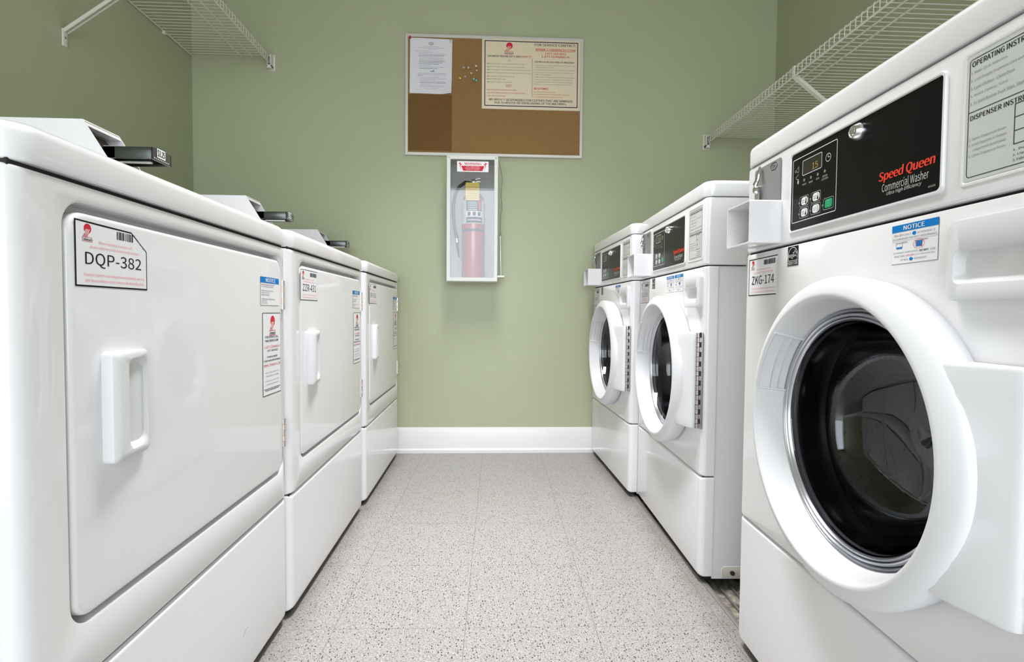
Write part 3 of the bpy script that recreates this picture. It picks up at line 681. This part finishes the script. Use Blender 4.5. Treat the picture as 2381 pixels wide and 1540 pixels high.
        P.text('OF NON', x0+.017, x0+.029, z1-.0482, z1-.0456, greyink, 2); P.disc(x0+.0345, z1-.0469, .0030, blueink, 2, .0022); P.text('DETERGENT', x0+.0395, x0+.060, z1-.0482, z1-.0456, greyink, 2)
        plabel(P.done('notice_sticker', R), 'small detergent notice sticker with blue heading')
    # ---- door
    q = MB()
    q.lathe([(.2260, -.0020), (.2290, -.0040), (.2325, -.020), (.2345, -.036), (.2340, -.0405), (.2320, -.0445), (.2280, -.0480), (.2200, -.0530), (.2110, -.0565), (.2065, -.0575), (.2040, -.0560), (.2020, -.0530), (.1995, -.046), (.1935, -.028), (.1880, -.010), (.1860, -.002)], *RC, plastic, 128, closed=True)
    ring = q.build('door', R, angle=50)
    q = MB()  # hinge side block
    ztop, zbot = .688, .424
    def pl(z, s):   # inner edge follows the door ring
        xl = RC[0]+math.sqrt(.2205**2-(z-RC[1])**2)
        return [(x, y+(s if y < -.03 else 0), z) for x, y in [(xl, -.0470-.0), (max(.600, xl+.002), -.0405), (.640, -.0245), (.6445-s, -.0222), (.6470-s, -.0195), (.6480-s, -.0160), (.6480-s, -.003), (xl, -.003)]]
    q.loft([pl(zbot, .003), pl(zbot+.001, .001), pl(zbot+.004, 0)]+[pl(zbot+.004+(ztop-zbot-.008)*k/12, 0) for k in range(1, 12)]+[pl(ztop-.004, 0), pl(ztop-.001, .001), pl(ztop, .003)], plastic); q.build('hinge_block', ring)
    q = MB(); q.box(.655, .667, -.0030, 0.001, .4265, .688, steel, .0004); q.build('hinge_plate', ring)
    q = MB(); nk = 20; hh = .2615/nk
    for k in range(nk):
        z = .4265+k*hh
        if k % 2 == 0: q.cyl((.653, -.0085, z+.0005), (.653, -.0085, z+hh-.0005), .0062, steel, 12); q.box(.653, .6585, -.0145, -.001, z+.0005, z+hh-.0005, steel)
        else: q.cyl((.653, -.0085, z+.0005), (.653, -.0085, z+hh-.0005), .0056, steel, 12); q.box(.655, .6585, -.0055, -.001, z-.0005, z+hh+.0005, footpad)
    q.build('hinge_barrel', ring)
    q = MB()  # stepped silver trims round the glass
    q.lathe([(.1862, -.001), (.1862, -.0095), (.1845, -.0125), (.1825, -.0095), (.1815, -.004), (.1800, -.0115), (.1780, -.0140), (.1760, -.0115), (.1755, -.004), (.1740, -.0105), (.1720, -.0125), (.1700, -.0100), (.1690, .004), (.1860, .004)], *RC, silver, 128, closed=True)
    plabel(q.build('door_trim', ring), 'silver stepped trim ring')
    q = MB()
    q.lathe([(.1688, -.008), (.1660, .000), (.1615, .020), (.1560, .045), (.1440, .075), (.1200, .098), (.080, .110), (.040, .114), (.0005, .115),
             (.0005, .121), (.040, .120), (.083, .116), (.1240, .103), (.1490, .079), (.1615, .047), (.1665, .022), (.1700, .004)], *RC, glassdark, 96, closed=True)
    plabel(q.build('door_glass', ring), 'dark glass bowl window')
    # finger pull let into the funnel, upper left
    q = MB(); A0, A1 = math.radians(134), math.radians(168)
    q.lathe([(.2030, -.0520), (.1990, -.0430), (.1900, -.0150), (.1868, -.0090)], RC[0], RC[1], greyp, 16, A0, A1)
    q2 = []
    def pp(a, r, y): return (RC[0]+r*math.cos(a), y, RC[1]+r*math.sin(a))
    rim = [pp(A0, .186, -.010), pp(A0, .194, -.032), pp(A0, .2015, -.0535)]+[pp(A0+(A1-A0)*k/12, .2020, -.0550) for k in range(13)]+[pp(A1, .2015, -.0535), pp(A1, .194, -.032), pp(A1, .186, -.010)]
    q.tube(rim, .0022, plastic, 6)
    for r_, y_ in ((.1955, -.036), (.1915, -.024)): q.tube([pp(A0+(A1-A0)*k/12, r_, y_) for k in range(13)], .0010, silver, 5)
    plabel(q.build('door_handle', ring), 'pale grey finger pull')
    # gasket and drum
    q = MB(); q.lathe([(.2120, .014), (.1940, .0155), (.1900, .024), (.1890, .036), (.1930, .048), (.1900, .060), (.1860, .066), (.1900, .076), (.1990, .088), (.215, .092)], *RC, rubber, 96); q.build('door_gasket', R)
    dcx, dcz = RC[0]-.02, RC[1]
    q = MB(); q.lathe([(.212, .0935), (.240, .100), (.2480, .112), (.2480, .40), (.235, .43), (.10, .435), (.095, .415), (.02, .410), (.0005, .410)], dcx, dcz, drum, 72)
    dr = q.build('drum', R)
    for k in range(3):
        a = math.radians(95+120*k); q = MB(); lo = []
        for y_, hgt in ((.125, .012), (.15, .05), (.27, .06), (.385, .05), (.41, .012)):
            L_ = []
            for t_, rr_ in ((-.22, .249), (-.12, .249-hgt*.55), (-.04, .249-hgt), (.04, .249-hgt), (.12, .249-hgt*.55), (.22, .249)):
                L_.append((dcx+rr_*math.cos(a+t_), y_, dcz+rr_*math.sin(a+t_)))
            lo.append(L_)
        q.loft(lo, drum); q.build('drum_baffle', dr)
    for fx_ in (.05, WW-.05):
        for fy_ in (.30, .64):
            q = MB(); q.cyl((fx_, fy_, -dz), (fx_, fy_, .016), .018, footpad, 16); q.build('foot', R)
    return R
n1 = [(.4360, .5125, 'NOTICE')]
w1 = washer(1.130, .5540+.0276*.28, .0276*-1, 'ZKG-174', (.0215, .138, .7785, .8555), n1, 'white washer with the ZKG-174 sticker, largest and nearest on the right', 'torn')
w2 = washer(2.052, .5864+.0282*.40, -.0282, 'GLZ-836', (.0215, .132, .7785, .8555), [(.3420, .4150, 'ADVERTENCIA'), (.4230, .4990, 'NOTICE')], 'white washer with the GLZ-836 sticker and two notices, middle of the right row', 'plain', greyink)
w3 = washer(2.724, .5585-.0244*.42, .0244, 'ZLR-391', (.0215, .125, .7785, .8555), n1, 'white washer with the ZLR-391 sticker, against the back wall, furthest right-row machine', 'plain', mat('green_grey_ink', (0.05, 0.16, 0.12), .6))

# ------------------------------------------------------------------ cork board and what is pinned on it
BX0, BX1, BZ0, BZ1 = -.4310, .4805, 1.5405, 2.1500
bd = empty('cork_board', (0, WB, 0), 0, 'cork notice board in a pale metal frame, hanging on the green back wall', 'notice board')
def box_frame(q, x0, x1, z0, z1, t, ya, yb, m, bev=.002):
    q.loft([rl(x0, x1, z0, z1, .001, yb, 2), rl(x0, x1, z0, z1, .001, ya+bev, 2), rl(x0+bev, x1-bev, z0+bev, z1-bev, .001, ya, 2), rl(x0+t-bev, x1-t+bev, z0+t-bev, z1-t+bev, .001, ya, 2), rl(x0+t, x1-t, z0+t, z1-t, .001, ya+bev, 2), rl(x0+t, x1-t, z0+t, z1-t, .001, yb, 2)], m, False, False)
q = MB(); box_frame(q, BX0, BX1, BZ0, BZ1, .0150, -.018, -.001, framem); q.build('frame', bd)
q = MB(); q.box(BX0+.013, BX1-.013, -.010, -.001, BZ0+.013, BZ1-.013, corkm); q.build('cork_sheet', bd)
YB = WB-.010
# printed sheet of paper, one corner curling
sh = empty('paper_notice', (0, YB, 0), 0, 'white sheet of typed rules pinned at the upper left of the cork board', 'paper')
q = MB(); X0, X1, Z0, Z1 = -.4060, -.1930, 1.8540, 2.1310; nx, nz = 14, 18; vs = []
for j in range(nz+1):
    for i in range(nx+1):
        u, v = i/nx, j/nz; c_ = max(0, u-.75)*max(0, .28-v)
        vs.append((X0+(X1-X0)*u-.003*(1-v), -.0012-.0008*math.sin(u*5)-c_*.22, Z0+(Z1-Z0)*v-.003*u+c_*.03))
fs = [[j*(nx+1)+i, j*(nx+1)+i+1, (j+1)*(nx+1)+i+1, (j+1)*(nx+1)+i] for j in range(nz) for i in range(nx)]
q.add(vs, fs, sheetm); q.build('sheet', sh, angle=80)
P = Print(-.0024); H = Z1-Z0; W_ = X1-X0
zz = lambda t: Z1-H*t
P.disc(X0+W_*.50, zz(.10), .0125, greyink, 0, .0078); P.disc(X0+W_*.50, zz(.10), .010, silverink, 1, .0055)
rows = [(.155, .34, .66, 0), (.180, .20, .82, 0), (.205, .42, .60, 0), (.240, .12, .52, 0), (.266, .21, .54, 0), (.292, .21, .85, 0), (.318, .21, .80, 1), (.342, .21, .68, 0), (.366, .21, .78, 0), (.392, .21, .80, 0), (.420, .21, .85, 1), (.446, .21, .77, 1), (.474, .21, .68, 1), (.502, .21, .50, 0), (.528, .21, .82, 0), (.553, .21, .66, 1),
        (.640, .18, .86, 0), (.662, .18, .86, 0), (.684, .18, .30, 1), (.712, .23, .68, 0), (.738, .23, .86, 0), (.762, .23, .60, 0), (.788, .23, .84, 0), (.812, .23, .87, 1), (.836, .23, .48, 0), (.862, .23, .86, 0), (.884, .23, .80, 0), (.918, .33, .66, 0)]
fadeink = mat('faded_ink', (.46, .44, .48), .7)
for k, (t, a, b_, bold) in enumerate(rows): P.scribble(X0+W_*a, X0+W_*b_, zz(t), .0027 if bold else .0020, greyink if bold else fadeink, 0, 20+k)
P.line(X0+W_*.47, zz(.595), X0+W_*.54, zz(.607), .0022, ink, 0); P.line(X0+W_*.53, zz(.607), X0+W_*.565, zz(.575), .0025, ink, 0); P.line(X0+W_*.56, zz(.58), X0+W_*.575, zz(.615), .0015, ink, 0)
P.done('lettering', sh)
# the rules board
rb_ = empty('laundry_rules_sign', (0, YB, 0), 0, 'cream laundry room rules sign in a dark border, upper right on the cork board', 'sign')
SX0, SX1, SZ0, SZ1 = -.0413, .4650, 1.7830, 2.1350
q = MB(); q.loft([rl(SX0, SX1, SZ0, SZ1, .001, -.0005, 3), rl(SX0, SX1, SZ0, SZ1, .001, -.0065, 3), rl(SX0+.003, SX1-.003, SZ0+.003, SZ1-.003, .001, -.008, 3)], creamm); q.build('panel', rb_)
P = Print(-.0082)
KX = (SX1-SX0)/(2148-178); KZ = (SZ1-SZ0)/1410.0     # from photo crop units to the panel
def sx_(px, pz): return SX0+(px-178)*KX
def sz_(px, pz): return SZ1-((pz-95)-(px-178)*0.036)*KZ
def T(tx, x0, x1, zt, zb, m_, bold=0.0, res=3):       # zt/zb measured at x0
    P.text(tx, sx_(x0, 0), sx_(x1, 0), sz_(x0, zb), sz_(x0, zt), m_, 1, bold=bold, res=res)
P.frame(SX0+.0135, SX1-.0125, SZ0+.0135, SZ1-.0085, .0042, navyink, 0, r=.002)
P.line(sx_(1182, 0), sz_(1182, 505), sx_(1182, 0), sz_(1182, 1300), .0013, ink, 1)
logo(P, sx_(722, 0), sz_(722, 180), .0165, redink, navyink, creamm, 1)
T("LAUNDRY ROOM DO'S AND", 288, 955, 425, 465, navyink, .02); T("DON'TS", 972, 1157, 447, 487, redink, .02)
T('DO', 697, 748, 515, 550, greyink); P.line(sx_(695, 0), sz_(695, 560), sx_(750, 0), sz_(750, 562), .001, greyink, 1)
for k, (tx, e_) in enumerate((('REFER TO INSIDE OF LID FOR WASHING INSTRUCTIONS', 1025), ('REFER TO DRYING INSTRUCTIONS ON TOP OF MACHINE', 1030), ('CHECK GARMENT TAGS FOR WASHING AND DRYING INSTRUCTIONS', 1150), ('REMOVE CLOTHES PROMPTLY AT END OF WASH AND DRY CYCLES', 1155), ('CLEAN LINT SCREENS AFTER EACH USE', 828), ('HELP KEEP ROOM CLEAN', 650), ('CONTACT COINMACH FOR SERVICE', 775))):
    zt = (590, 652, 710, 770, 842, 898, 958)[k]
    T('%d.' % (k+1), 265, 280, zt, zt+25, greyink, 0, 2); T('DO', 290, 322, zt, zt+25, ink, .02, 2); T(tx, 332, e_, zt, zt+26, greyink, 0, 2)
T("DON'T", 657, 775, 1025, 1066, redink); P.line(sx_(655, 0), sz_(655, 1074), sx_(777, 0), sz_(777, 1078), .001, redink, 1)
for k, (tx, e_) in enumerate((('DYE CLOTHING IN WASHING MACHINES', 870), ('DRY RUBBERIZED OR FOAM FILLED ITEMS IN DRYER', 1030), ('OVERLOAD MACHINES', 655))):
    zt = 1117+k*61; T('%d.' % (k+1), 262, 277, zt, zt+25, redink, 0, 2); T("DON'T", 287, 365, zt, zt+25, redink, .01, 2); T(tx, 372, e_, zt, zt+26, redink, 0, 2)
T('FOR SERVICE CONTACT:', 1228, 2055, 205, 255, navyink, .015); T('WWW.COINMACH.COM', 1247, 2038, 303, 350, redink, .02); P.line(sx_(1245, 0), sz_(1245, 357), sx_(2038, 0), sz_(2038, 357+28), .0012, redink, 1)
T('1-877-264-6622', 1430, 1855, 388, 430, redink, .02); T('1-877-COINMACH', 1365, 1915, 447, 490, redink, .02)
T('LAS REGLAS DE USO PARA LAS MAQUINAS', 1230, 2025, 555, 596, ink, .02)
for k, (n_, tx, e_) in enumerate((('1.', 'PARA EL USO DE LAS LAVADORAS, FAVOR DE REFERIRSE A LAS INSTRUCCIONES', 2058), ('', 'LOCALIZADAS DENTRO DE LA TAPA.', 1615), ('2.', 'LAS SECADORAS CONTIENEN LAS INSTRUCCIONES ENCIMA DE LAS MAQUINAS', 2050), ('3.', 'FAVOR DE CHEQUEAR LAS INSTRUCCIONES EN LAS ETIQUETAS ANTES DE', 2010), ('', 'LAVAR O SECAR SUS PRENDAS', 1567), ('4.', 'FAVOR DE SACAR SUS PRENDAS INMEDIATAMENTE DESPUES DE CADA CICLO', 2050), ('5.', 'LIMPIAR LA TELA METALICA DE LA SECADORA DESPUES DE CADA USO', 1985), ('6.', 'ES IMPORTANTE MANTENER EL AREA LIMPIA Y SIN OBJETOS DE PELIGRO', 2005), ('7.', 'PARA SERVICIO, FAVOR DE LLAMAR A COINMACH LO ANTES POSIBLE', 1965))):
    zt = (632, 675, 725, 778, 820, 868, 920, 968, 1018)[k]
    if n_: T(n_, 1213, 1227, zt, zt+25, greyink, 0, 2)
    T(tx, 1238, e_, zt, zt+24, greyink, 0, 2)
T('NO SE PERMITE', 1223, 1507, 1095, 1135, redink, .03)
for k, (tx, e_) in enumerate((('NO TEÑIR ROPAS EN LAS LAVADORAS.', 1655), ('NO SECAR PRENDAS QUE CONTENGAN GOMAS O ESPONJAS.', 1930), ('NO SOBRE CARGAR LAS MAQUINAS DE PRENDAS.', 1808))):
    zt = 1168+k*52; T('%d.' % (k+1), 1207, 1222, zt, zt+25, redink, 0, 2); T(tx, 1235, e_, zt, zt+25, redink, 0, 2)
T('WE ARE', 318, 527, 1303, 1343, navyink, .02); T('NOT', 540, 650, 1312, 1350, redink, .02); T('RESPONSIBLE FOR CLOTHES THAT ARE DAMAGED', 670, 1995, 1315, 1362, navyink, .02)
T('DUE TO MISUSE OR OVERLOADING OF THE MACHINES.', 435, 1880, 1368, 1410, navyink, .02)
P.done('lettering', rb_)
for x, z in ((SX0+.006, SZ1-.004), (SX1-.006, SZ1-.006), (SX0+.007, SZ0+.008), (SX1-.007, SZ0+.008)):
    q = MB(); q.cyl((x, -.0105, z), (x, -.007, z), .0025, framem, 10); q.build('screw', rb_)
# push pins
pinc = {'red': mat('pin_red', (.55, .01, .06), .3), 'clear': mat('pin_clear', (.80, .76, .72), .12, trans=.55), 'yellow': mat('pin_yellow', (.85, .60, .02), .3), 'teal': mat('pin_teal', (.01, .42, .38), .3)}
def pin(x, z, c_, label, tilt=(0, 0), lift=0.0, pl_=1):
    o = empty('push_pin', (x, YB-lift, z), 0, label, 'push pin', 'push pins on the cork board')
    q = MB(); t = Vector((tilt[0], -1, tilt[1])).normalized()
    p = [t*d for d in (.0, .002, .003, .010, .0115, .014)]
    q.tube(p, [.0030, .0046, .0026, .0030, .0050, .0048], pinc[c_], 14); q.build('pin_head', o)
    q = MB(); q.tube([t*.0005, -t*.006], .0005, chrome, 6); q.build('needle', o)
pin(-.4050, 2.1288, 'red', 'red push pin in the top left corner of the white sheet', lift=.0015)
pin(-.2016, 2.1230, 'clear', 'clear push pin in the top right corner of the white sheet', (0, -.5), lift=.0015)
pin(-.1372, 1.9900, 'clear', 'clear push pin, upper left of the loose cluster on bare cork', (.4, -.5))
pin(-.1094, 1.9890, 'clear', 'whitish push pin standing upright above the middle of the cluster', (0, -.4))
pin(-.0709, 1.9969, 'clear', 'clear push pin, topmost of the cluster and nearest the rules sign', (0, -.3))
pin(-.0686, 1.9790, 'clear', 'clear push pin just below the topmost one beside the rules sign', (.1, -.6))
pin(-.0942, 1.9620, 'clear', 'faint clear push pin above the two teal pins', (-.1, -.4))
pin(-.1303, 1.9450, 'clear', 'clear push pin just right of the yellow pin', (.4, -.5))
pin(-.1555, 1.9370, 'yellow', 'yellow push pin at the lower left of the cluster', (.3, -.6))
pin(-.0838, 1.9298, 'teal', 'teal push pin, the upper left of the two teal ones', (.1, -.2))
pin(-.0705, 1.9228, 'teal', 'teal push pin, the lower right of the two teal ones', (.1, -.2))

# ------------------------------------------------------------------ extinguisher cabinet
EX0, EX1, EZ0, EZ1 = -.2070, .0420, .8915, 1.5030; ED = .140
ec = empty('extinguisher_cabinet', (0, WB, 0), 0, 'white framed fire extinguisher cabinet with clear front, mounted below the cork board', 'cabinet')
q = MB(); t = .003
q.box(EX0, EX1, -.004, -.0005, EZ0, EZ1, cabin); q.box(EX0, EX0+t, -ED, -.004, EZ0, EZ1, cabm); q.box(EX1-t, EX1, -ED, -.004, EZ0, EZ1, cabm)
q.box(EX0+t, EX1-t, -ED, -.004, EZ0, EZ0+t, cabm); q.box(EX0+t, EX1-t, -ED, -.004, EZ1-t, EZ1, cabm); q.build('case', ec)
q = MB(); box_frame(q, EX0-.001, EX1+.001, EZ0-.001, EZ1+.001, .0185, -ED-.010, -ED+.002, cabm, .002); q.build('frame', ec)
q = MB(); q.box(EX0+.015, EX1-.015, -ED-.005, -ED-.0025, EZ0+.015, EZ1-.015, pane); o = q.build('glass_pane', ec)
q = MB()
for x in (EX0+.012, EX1-.010): q.lathe([(.0005, -.1525), (.003, -.1525), (.0045, -.150), (.0048, -.149)], x, EZ1-.008, steel, 16)
for x in (EX0+.012, EX1-.014): q.lathe([(.0005, -.1515), (.002, -.1515), (.0022, -.149)], x, EZ0+.008, steel, 12)
q.build('screws', ec)
P = Print(-ED-.0055); x0, x1, z0, z1 = -.1580, -.0040, 1.4260, 1.4770
P.rect(x0, x1, z0, z1, whiteink, 0); P.text('WARNING', x0+.036, x1-.036, z1-.0175, z1-.006, redink, 1, bold=.03)
P.poly([(x0+.020, z1-.022), (x1-.020, z1-.022), (x1-.030, z0+.005), (x0+.030, z0+.005)], redink, 1)
for k, tx in enumerate(('TO OBTAIN', 'EXTINGUISHER BREAK', 'PLASTIC COVER')): P.text(tx, x0+.045-.005*k*(k < 2), x1-.045+.005*k*(k < 2), z1-.0290-k*.0065, z1-.0250-k*.0065, whiteink, 2, res=2)
for sgn, xx in ((1, x0), (-1, x1)):
    P.poly([(xx+sgn*.006, z1-.010), (xx+sgn*.020, z1-.006), (xx+sgn*.016, z1-.013), (xx+sgn*.026, z1-.013), (xx+sgn*.016, z1-.021), (xx+sgn*.022, z0+.004), (xx+sgn*.012, z1-.019), (xx+sgn*.016, z1-.0165)], redink, 1)
plabel(P.done('warning_sticker', ec), 'white sticker with red WARNING print')
# fire extinguisher standing inside
ex = empty('fire_extinguisher', (-.0790, WB-.075, EZ0+.003), 0, 'red fire extinguisher with black hose standing inside the wall cabinet', 'fire extinguisher')
q = MB(); n = 40
prof = [(0, 0), (.052, 0), (.0560, .004), (.0580, .010), (.0580, .385), (.0560, .402), (.0500, .420), (.040, .434), (.026, .444), (.019, .449), (.018, .462), (0, .462)]
def vl(q, prof, m_, cx=0, cy=0, n=40):
    q.loft([[(cx+max(r, 1e-4)*math.cos(2*PI*k/n), cy+max(r, 1e-4)*math.sin(2*PI*k/n), z) for k in range(n)] for r, z in prof], m_)
vl(q, prof, redpaint); q.build('cylinder', ex)
q = MB(); vl(q, [(.014, .462), (.014, .482), (.010, .486)], chrome, n=20)
q.box(-.010, .010, -.010, .010, .482, .512, steel, .002); q.loft([[(x, -.007, z), (x, .007, z), (x, .007, z+.004), (x, -.007, z+.004)] for x, z in ((.008, .494), (.024, .499), (.036, .496))], steel)
q.loft([[(x, -.007, z), (x, .007, z), (x, .007, z+.004), (x, -.007, z+.004)] for x, z in ((.006, .506), (.022, .513), (.034, .514))], steel)
q.build('valve', ex)
q = MB(); pts = [(-.010, -.01, .490), (-.040, -.022, .492), (-.070, -.028, .468), (-.090, -.030, .430), (-.0985, -.030, .380), (-.0995, -.030, .330), (-.0940, -.030, .270), (-.0850, -.030, .225)]
q.tube(pts, .0085, hosem, 12); q.tube([(-.085, -.030, .232), (-.082, -.030, .212)], .0105, hosem, 12); q.tube([(-.082, -.030, .212), (-.079, -.030, .190)], .0080, silver, 12)
q.tube([(-.079, -.030, .190), (-.0745, -.030, .155), (-.070, -.030, .115)], [.0080, .0065, .0035], hosem, 12); q.build('hose', ex)
q = MB()
def wrap(q, z0, z1, a0, a1, r, m_, n=20):
    q.lathe_z = None
    vs = []; fs = []
    for i in range(n+1):
        a = math.radians(a0+(a1-a0)*i/n)
        for z in (z0, z1): vs.append((r*math.cos(a), r*math.sin(a), z))
    for i in range(n): fs.append([2*i, 2*i+2, 2*i+3, 2*i+1])
    q.add(vs, fs, m_)
wrap(q, .283, .402, 200, 340, .0584, labelgrey); wrap(q, .345, .400, 235, 315, .0587, navyink); wrap(q, .317, .343, 235, 318, .0587, whiteink); wrap(q, .287, .315, 235, 318, .0587, navyink)
for k in range(3): wrap(q, .321, .340, 243+k*25, 258+k*25, .0590, ink)
for k in range(5): wrap(q, .349+k*.009, .353+k*.009, 243, 290, .0590, silverink)
wrap(q, .350, .395, 296, 312, .0590, redink); wrap(q, .298, .303, 240, 312, .0590, labelgrey)
wrap(q, .245, .258, 180, 360, .0586, hosem)
plabel(q.build('instruction_label', ex), 'dark and silver printed label')
q = MB(); q.loft([rl(-.037, .030, .395, .482, .002, -.0610, 3), rl(-.037, .030, .395, .482, .002, -.0604, 3)], yellowm)
q2 = Print(-.0612)
for k in range(6): q2.scribble(-.030, .024, .405+.011*k, .002, greyink, 0, 50+k)
tagp = q.build('inspection_tag', ex); plabel(tagp, 'yellow inspection tag'); q2.done('lettering', tagp)
# breaker bar hanging on its chain
hb = empty('breaker_hammer', (.060, WB-ED+.012, .905), 0, 'small metal breaker hammer hanging on a thin chain right of the extinguisher cabinet', 'hammer')
q = MB(); q.cyl((-.016, -.006, .010), (.016, -.006, .010), .0075, steel, 16); q.build('head', hb)
q = MB(); q.cyl((.001, -.006, .015), (-.004, -.006, .215), .0034, silver, 12); q.tube([(-.004, -.006, .212), (-.0042, -.006, .226)], .0045, steel, 10); q.build('handle', hb)
q = MB(); cp = [(-.0042, -.006, .226), (-.0035, -.006, .262), (-.004, -.006, .305), (.004, -.006, .352), (-.001, -.006, .39), (-.001, -.006, .44), (.003, -.006, .478), (.0045, -.006, .495), (-.002, -.004, .53), (-.0085, -.002, .56), (-.0145, -.001, .592)]
sp = []
for i in range(len(cp)-1):
    a, c_ = Vector(cp[i]), Vector(cp[i+1])
    for k in range(4): sp.append(a.lerp(c_, k/4))
q.tube(sp, .0011, steel, 5); q.build('chain', hb)

# ------------------------------------------------------------------ wire shelves
def shelf(sgn, xl, xw, z, y0, braces, clips, rails, label):
    """xl: lip x, xw: wall x, z: underside of the lip; runs in y to the back wall"""
    root = empty('wire_shelf', (xw, WB, z), 0, label, 'wire shelf', 'wire shelves over the machines')
    ox, oy, oz = xw, WB, z; top = .038
    loc = lambda x, y, zz: (x-ox, y-oy, zz-oz)
    q = MB(); y = y0
    while y < WB-.008:
        q.tube([loc(xw-sgn*.006, y, z+top), loc(xl+sgn*.006, y, z+top), loc(xl+sgn*.0015, y, z+top-.002), loc(xl, y, z+top-.006), loc(xl, y, z+.003)], .0016, wirem, 6); y += .0254
    q.build('wire_deck', root)
    q = MB(); q.cyl(loc(xl+sgn*.001, y0, z), loc(xl+sgn*.001, WB-.004, z), .0034, wirem, 8); q.build('lip_rail', root)
    q = MB(); q.cyl(loc(xl+sgn*.004, y0, z+top-.005), loc(xl+sgn*.004, WB-.004, z+top-.005), .0030, wirem, 8); q.build('lip_rail', root)
    for x in rails:
        q = MB(); q.cyl(loc(x, y0, z+top-.005), loc(x, WB-.006, z+top-.005), .0032, wirem, 8); q.build('support_rail', root)
    q = MB(); q.cyl(loc(xw-sgn*.006, y0, z+top-.005), loc(xw-sgn*.006, WB-.004, z+top-.005), .0032, wirem, 8); q.build('wall_rail', root)
    for by, zw in braces:
        q = MB(); a, c_ = Vector(loc(xl+sgn*.002, by, z+.004)), Vector(loc(xw-sgn*.006, by, zw))
        d = (c_-a).normalized(); nrm = Vector((0, 1, 0)); b_ = d.cross(nrm)
        q.loft([[p+nrm*sx1*.0085+b_*(sz1*.006-(.006 if abs(sx1) < .5 else 0)) for sx1, sz1 in ((-1, -1), (1, -1), (1, 1), (.8, 1), (.8, -.5), (-.8, -.5), (-.8, 1), (-1, 1))] for p in (a, a.lerp(c_, .5), c_)], wirem)
        q.box(min(c_.x, c_.x+sgn*.006), max(c_.x, c_.x+sgn*.006)-.0005*(sgn > 0), c_.y-.010, c_.y+.010, c_.z-.052, c_.z+.008, wirem, .0015); q.cyl((c_.x-sgn*.001, c_.y, c_.z-.022), (c_.x+sgn*.002, c_.y, c_.z-.022), .004, steel, 10)
        q.box(min(a.x, a.x-sgn*.005), max(a.x, a.x-sgn*.005), a.y-.009, a.y+.009, a.z-.008, a.z+.034, wirem, .001)
        q.build('brace', root)
    for cy_ in clips:
        q = MB(); X_ = xw-sgn*.007; lx = X_-ox
        q.box(lx-.0065, lx+.0065, cy_-oy-.008, cy_-oy+.008, top-.020, top-.004, wirem, .002); q.cyl((lx-sgn*.008, cy_-oy, top-.013), (lx-sgn*.004, cy_-oy, top-.013), .003, steel, 8); q.build('wall_clip', root)
    q = MB(); lx = xl-ox
    q.box(lx-.011, lx-.007, -.034, -.001, -.022, top+.004, wirem, .001); q.box(lx+.007, lx+.011, -.034, -.001, -.022, top+.004, wirem, .001)
    q.box(lx-.011, lx+.011, -.034, -.001, -.026, -.012, wirem, .001); q.box(lx-.016, lx+.020, -.004, -.001, -.03, top+.012, wirem, .001)
    q.build('end_bracket', root)
    return root
shelf(-1, -1.103, WL, 1.978, 1.30, [(1.943, 1.712)], [2.51], (-1.1933, -1.2466), 'white wire shelf high on the left wall, above the dryers')
shelf(1, 1.138, WR, 1.632, 0.55, [(1.950, 1.36)], [2.45], (1.2207, 1.2683), 'white wire shelf on the right wall, above and behind the washers')
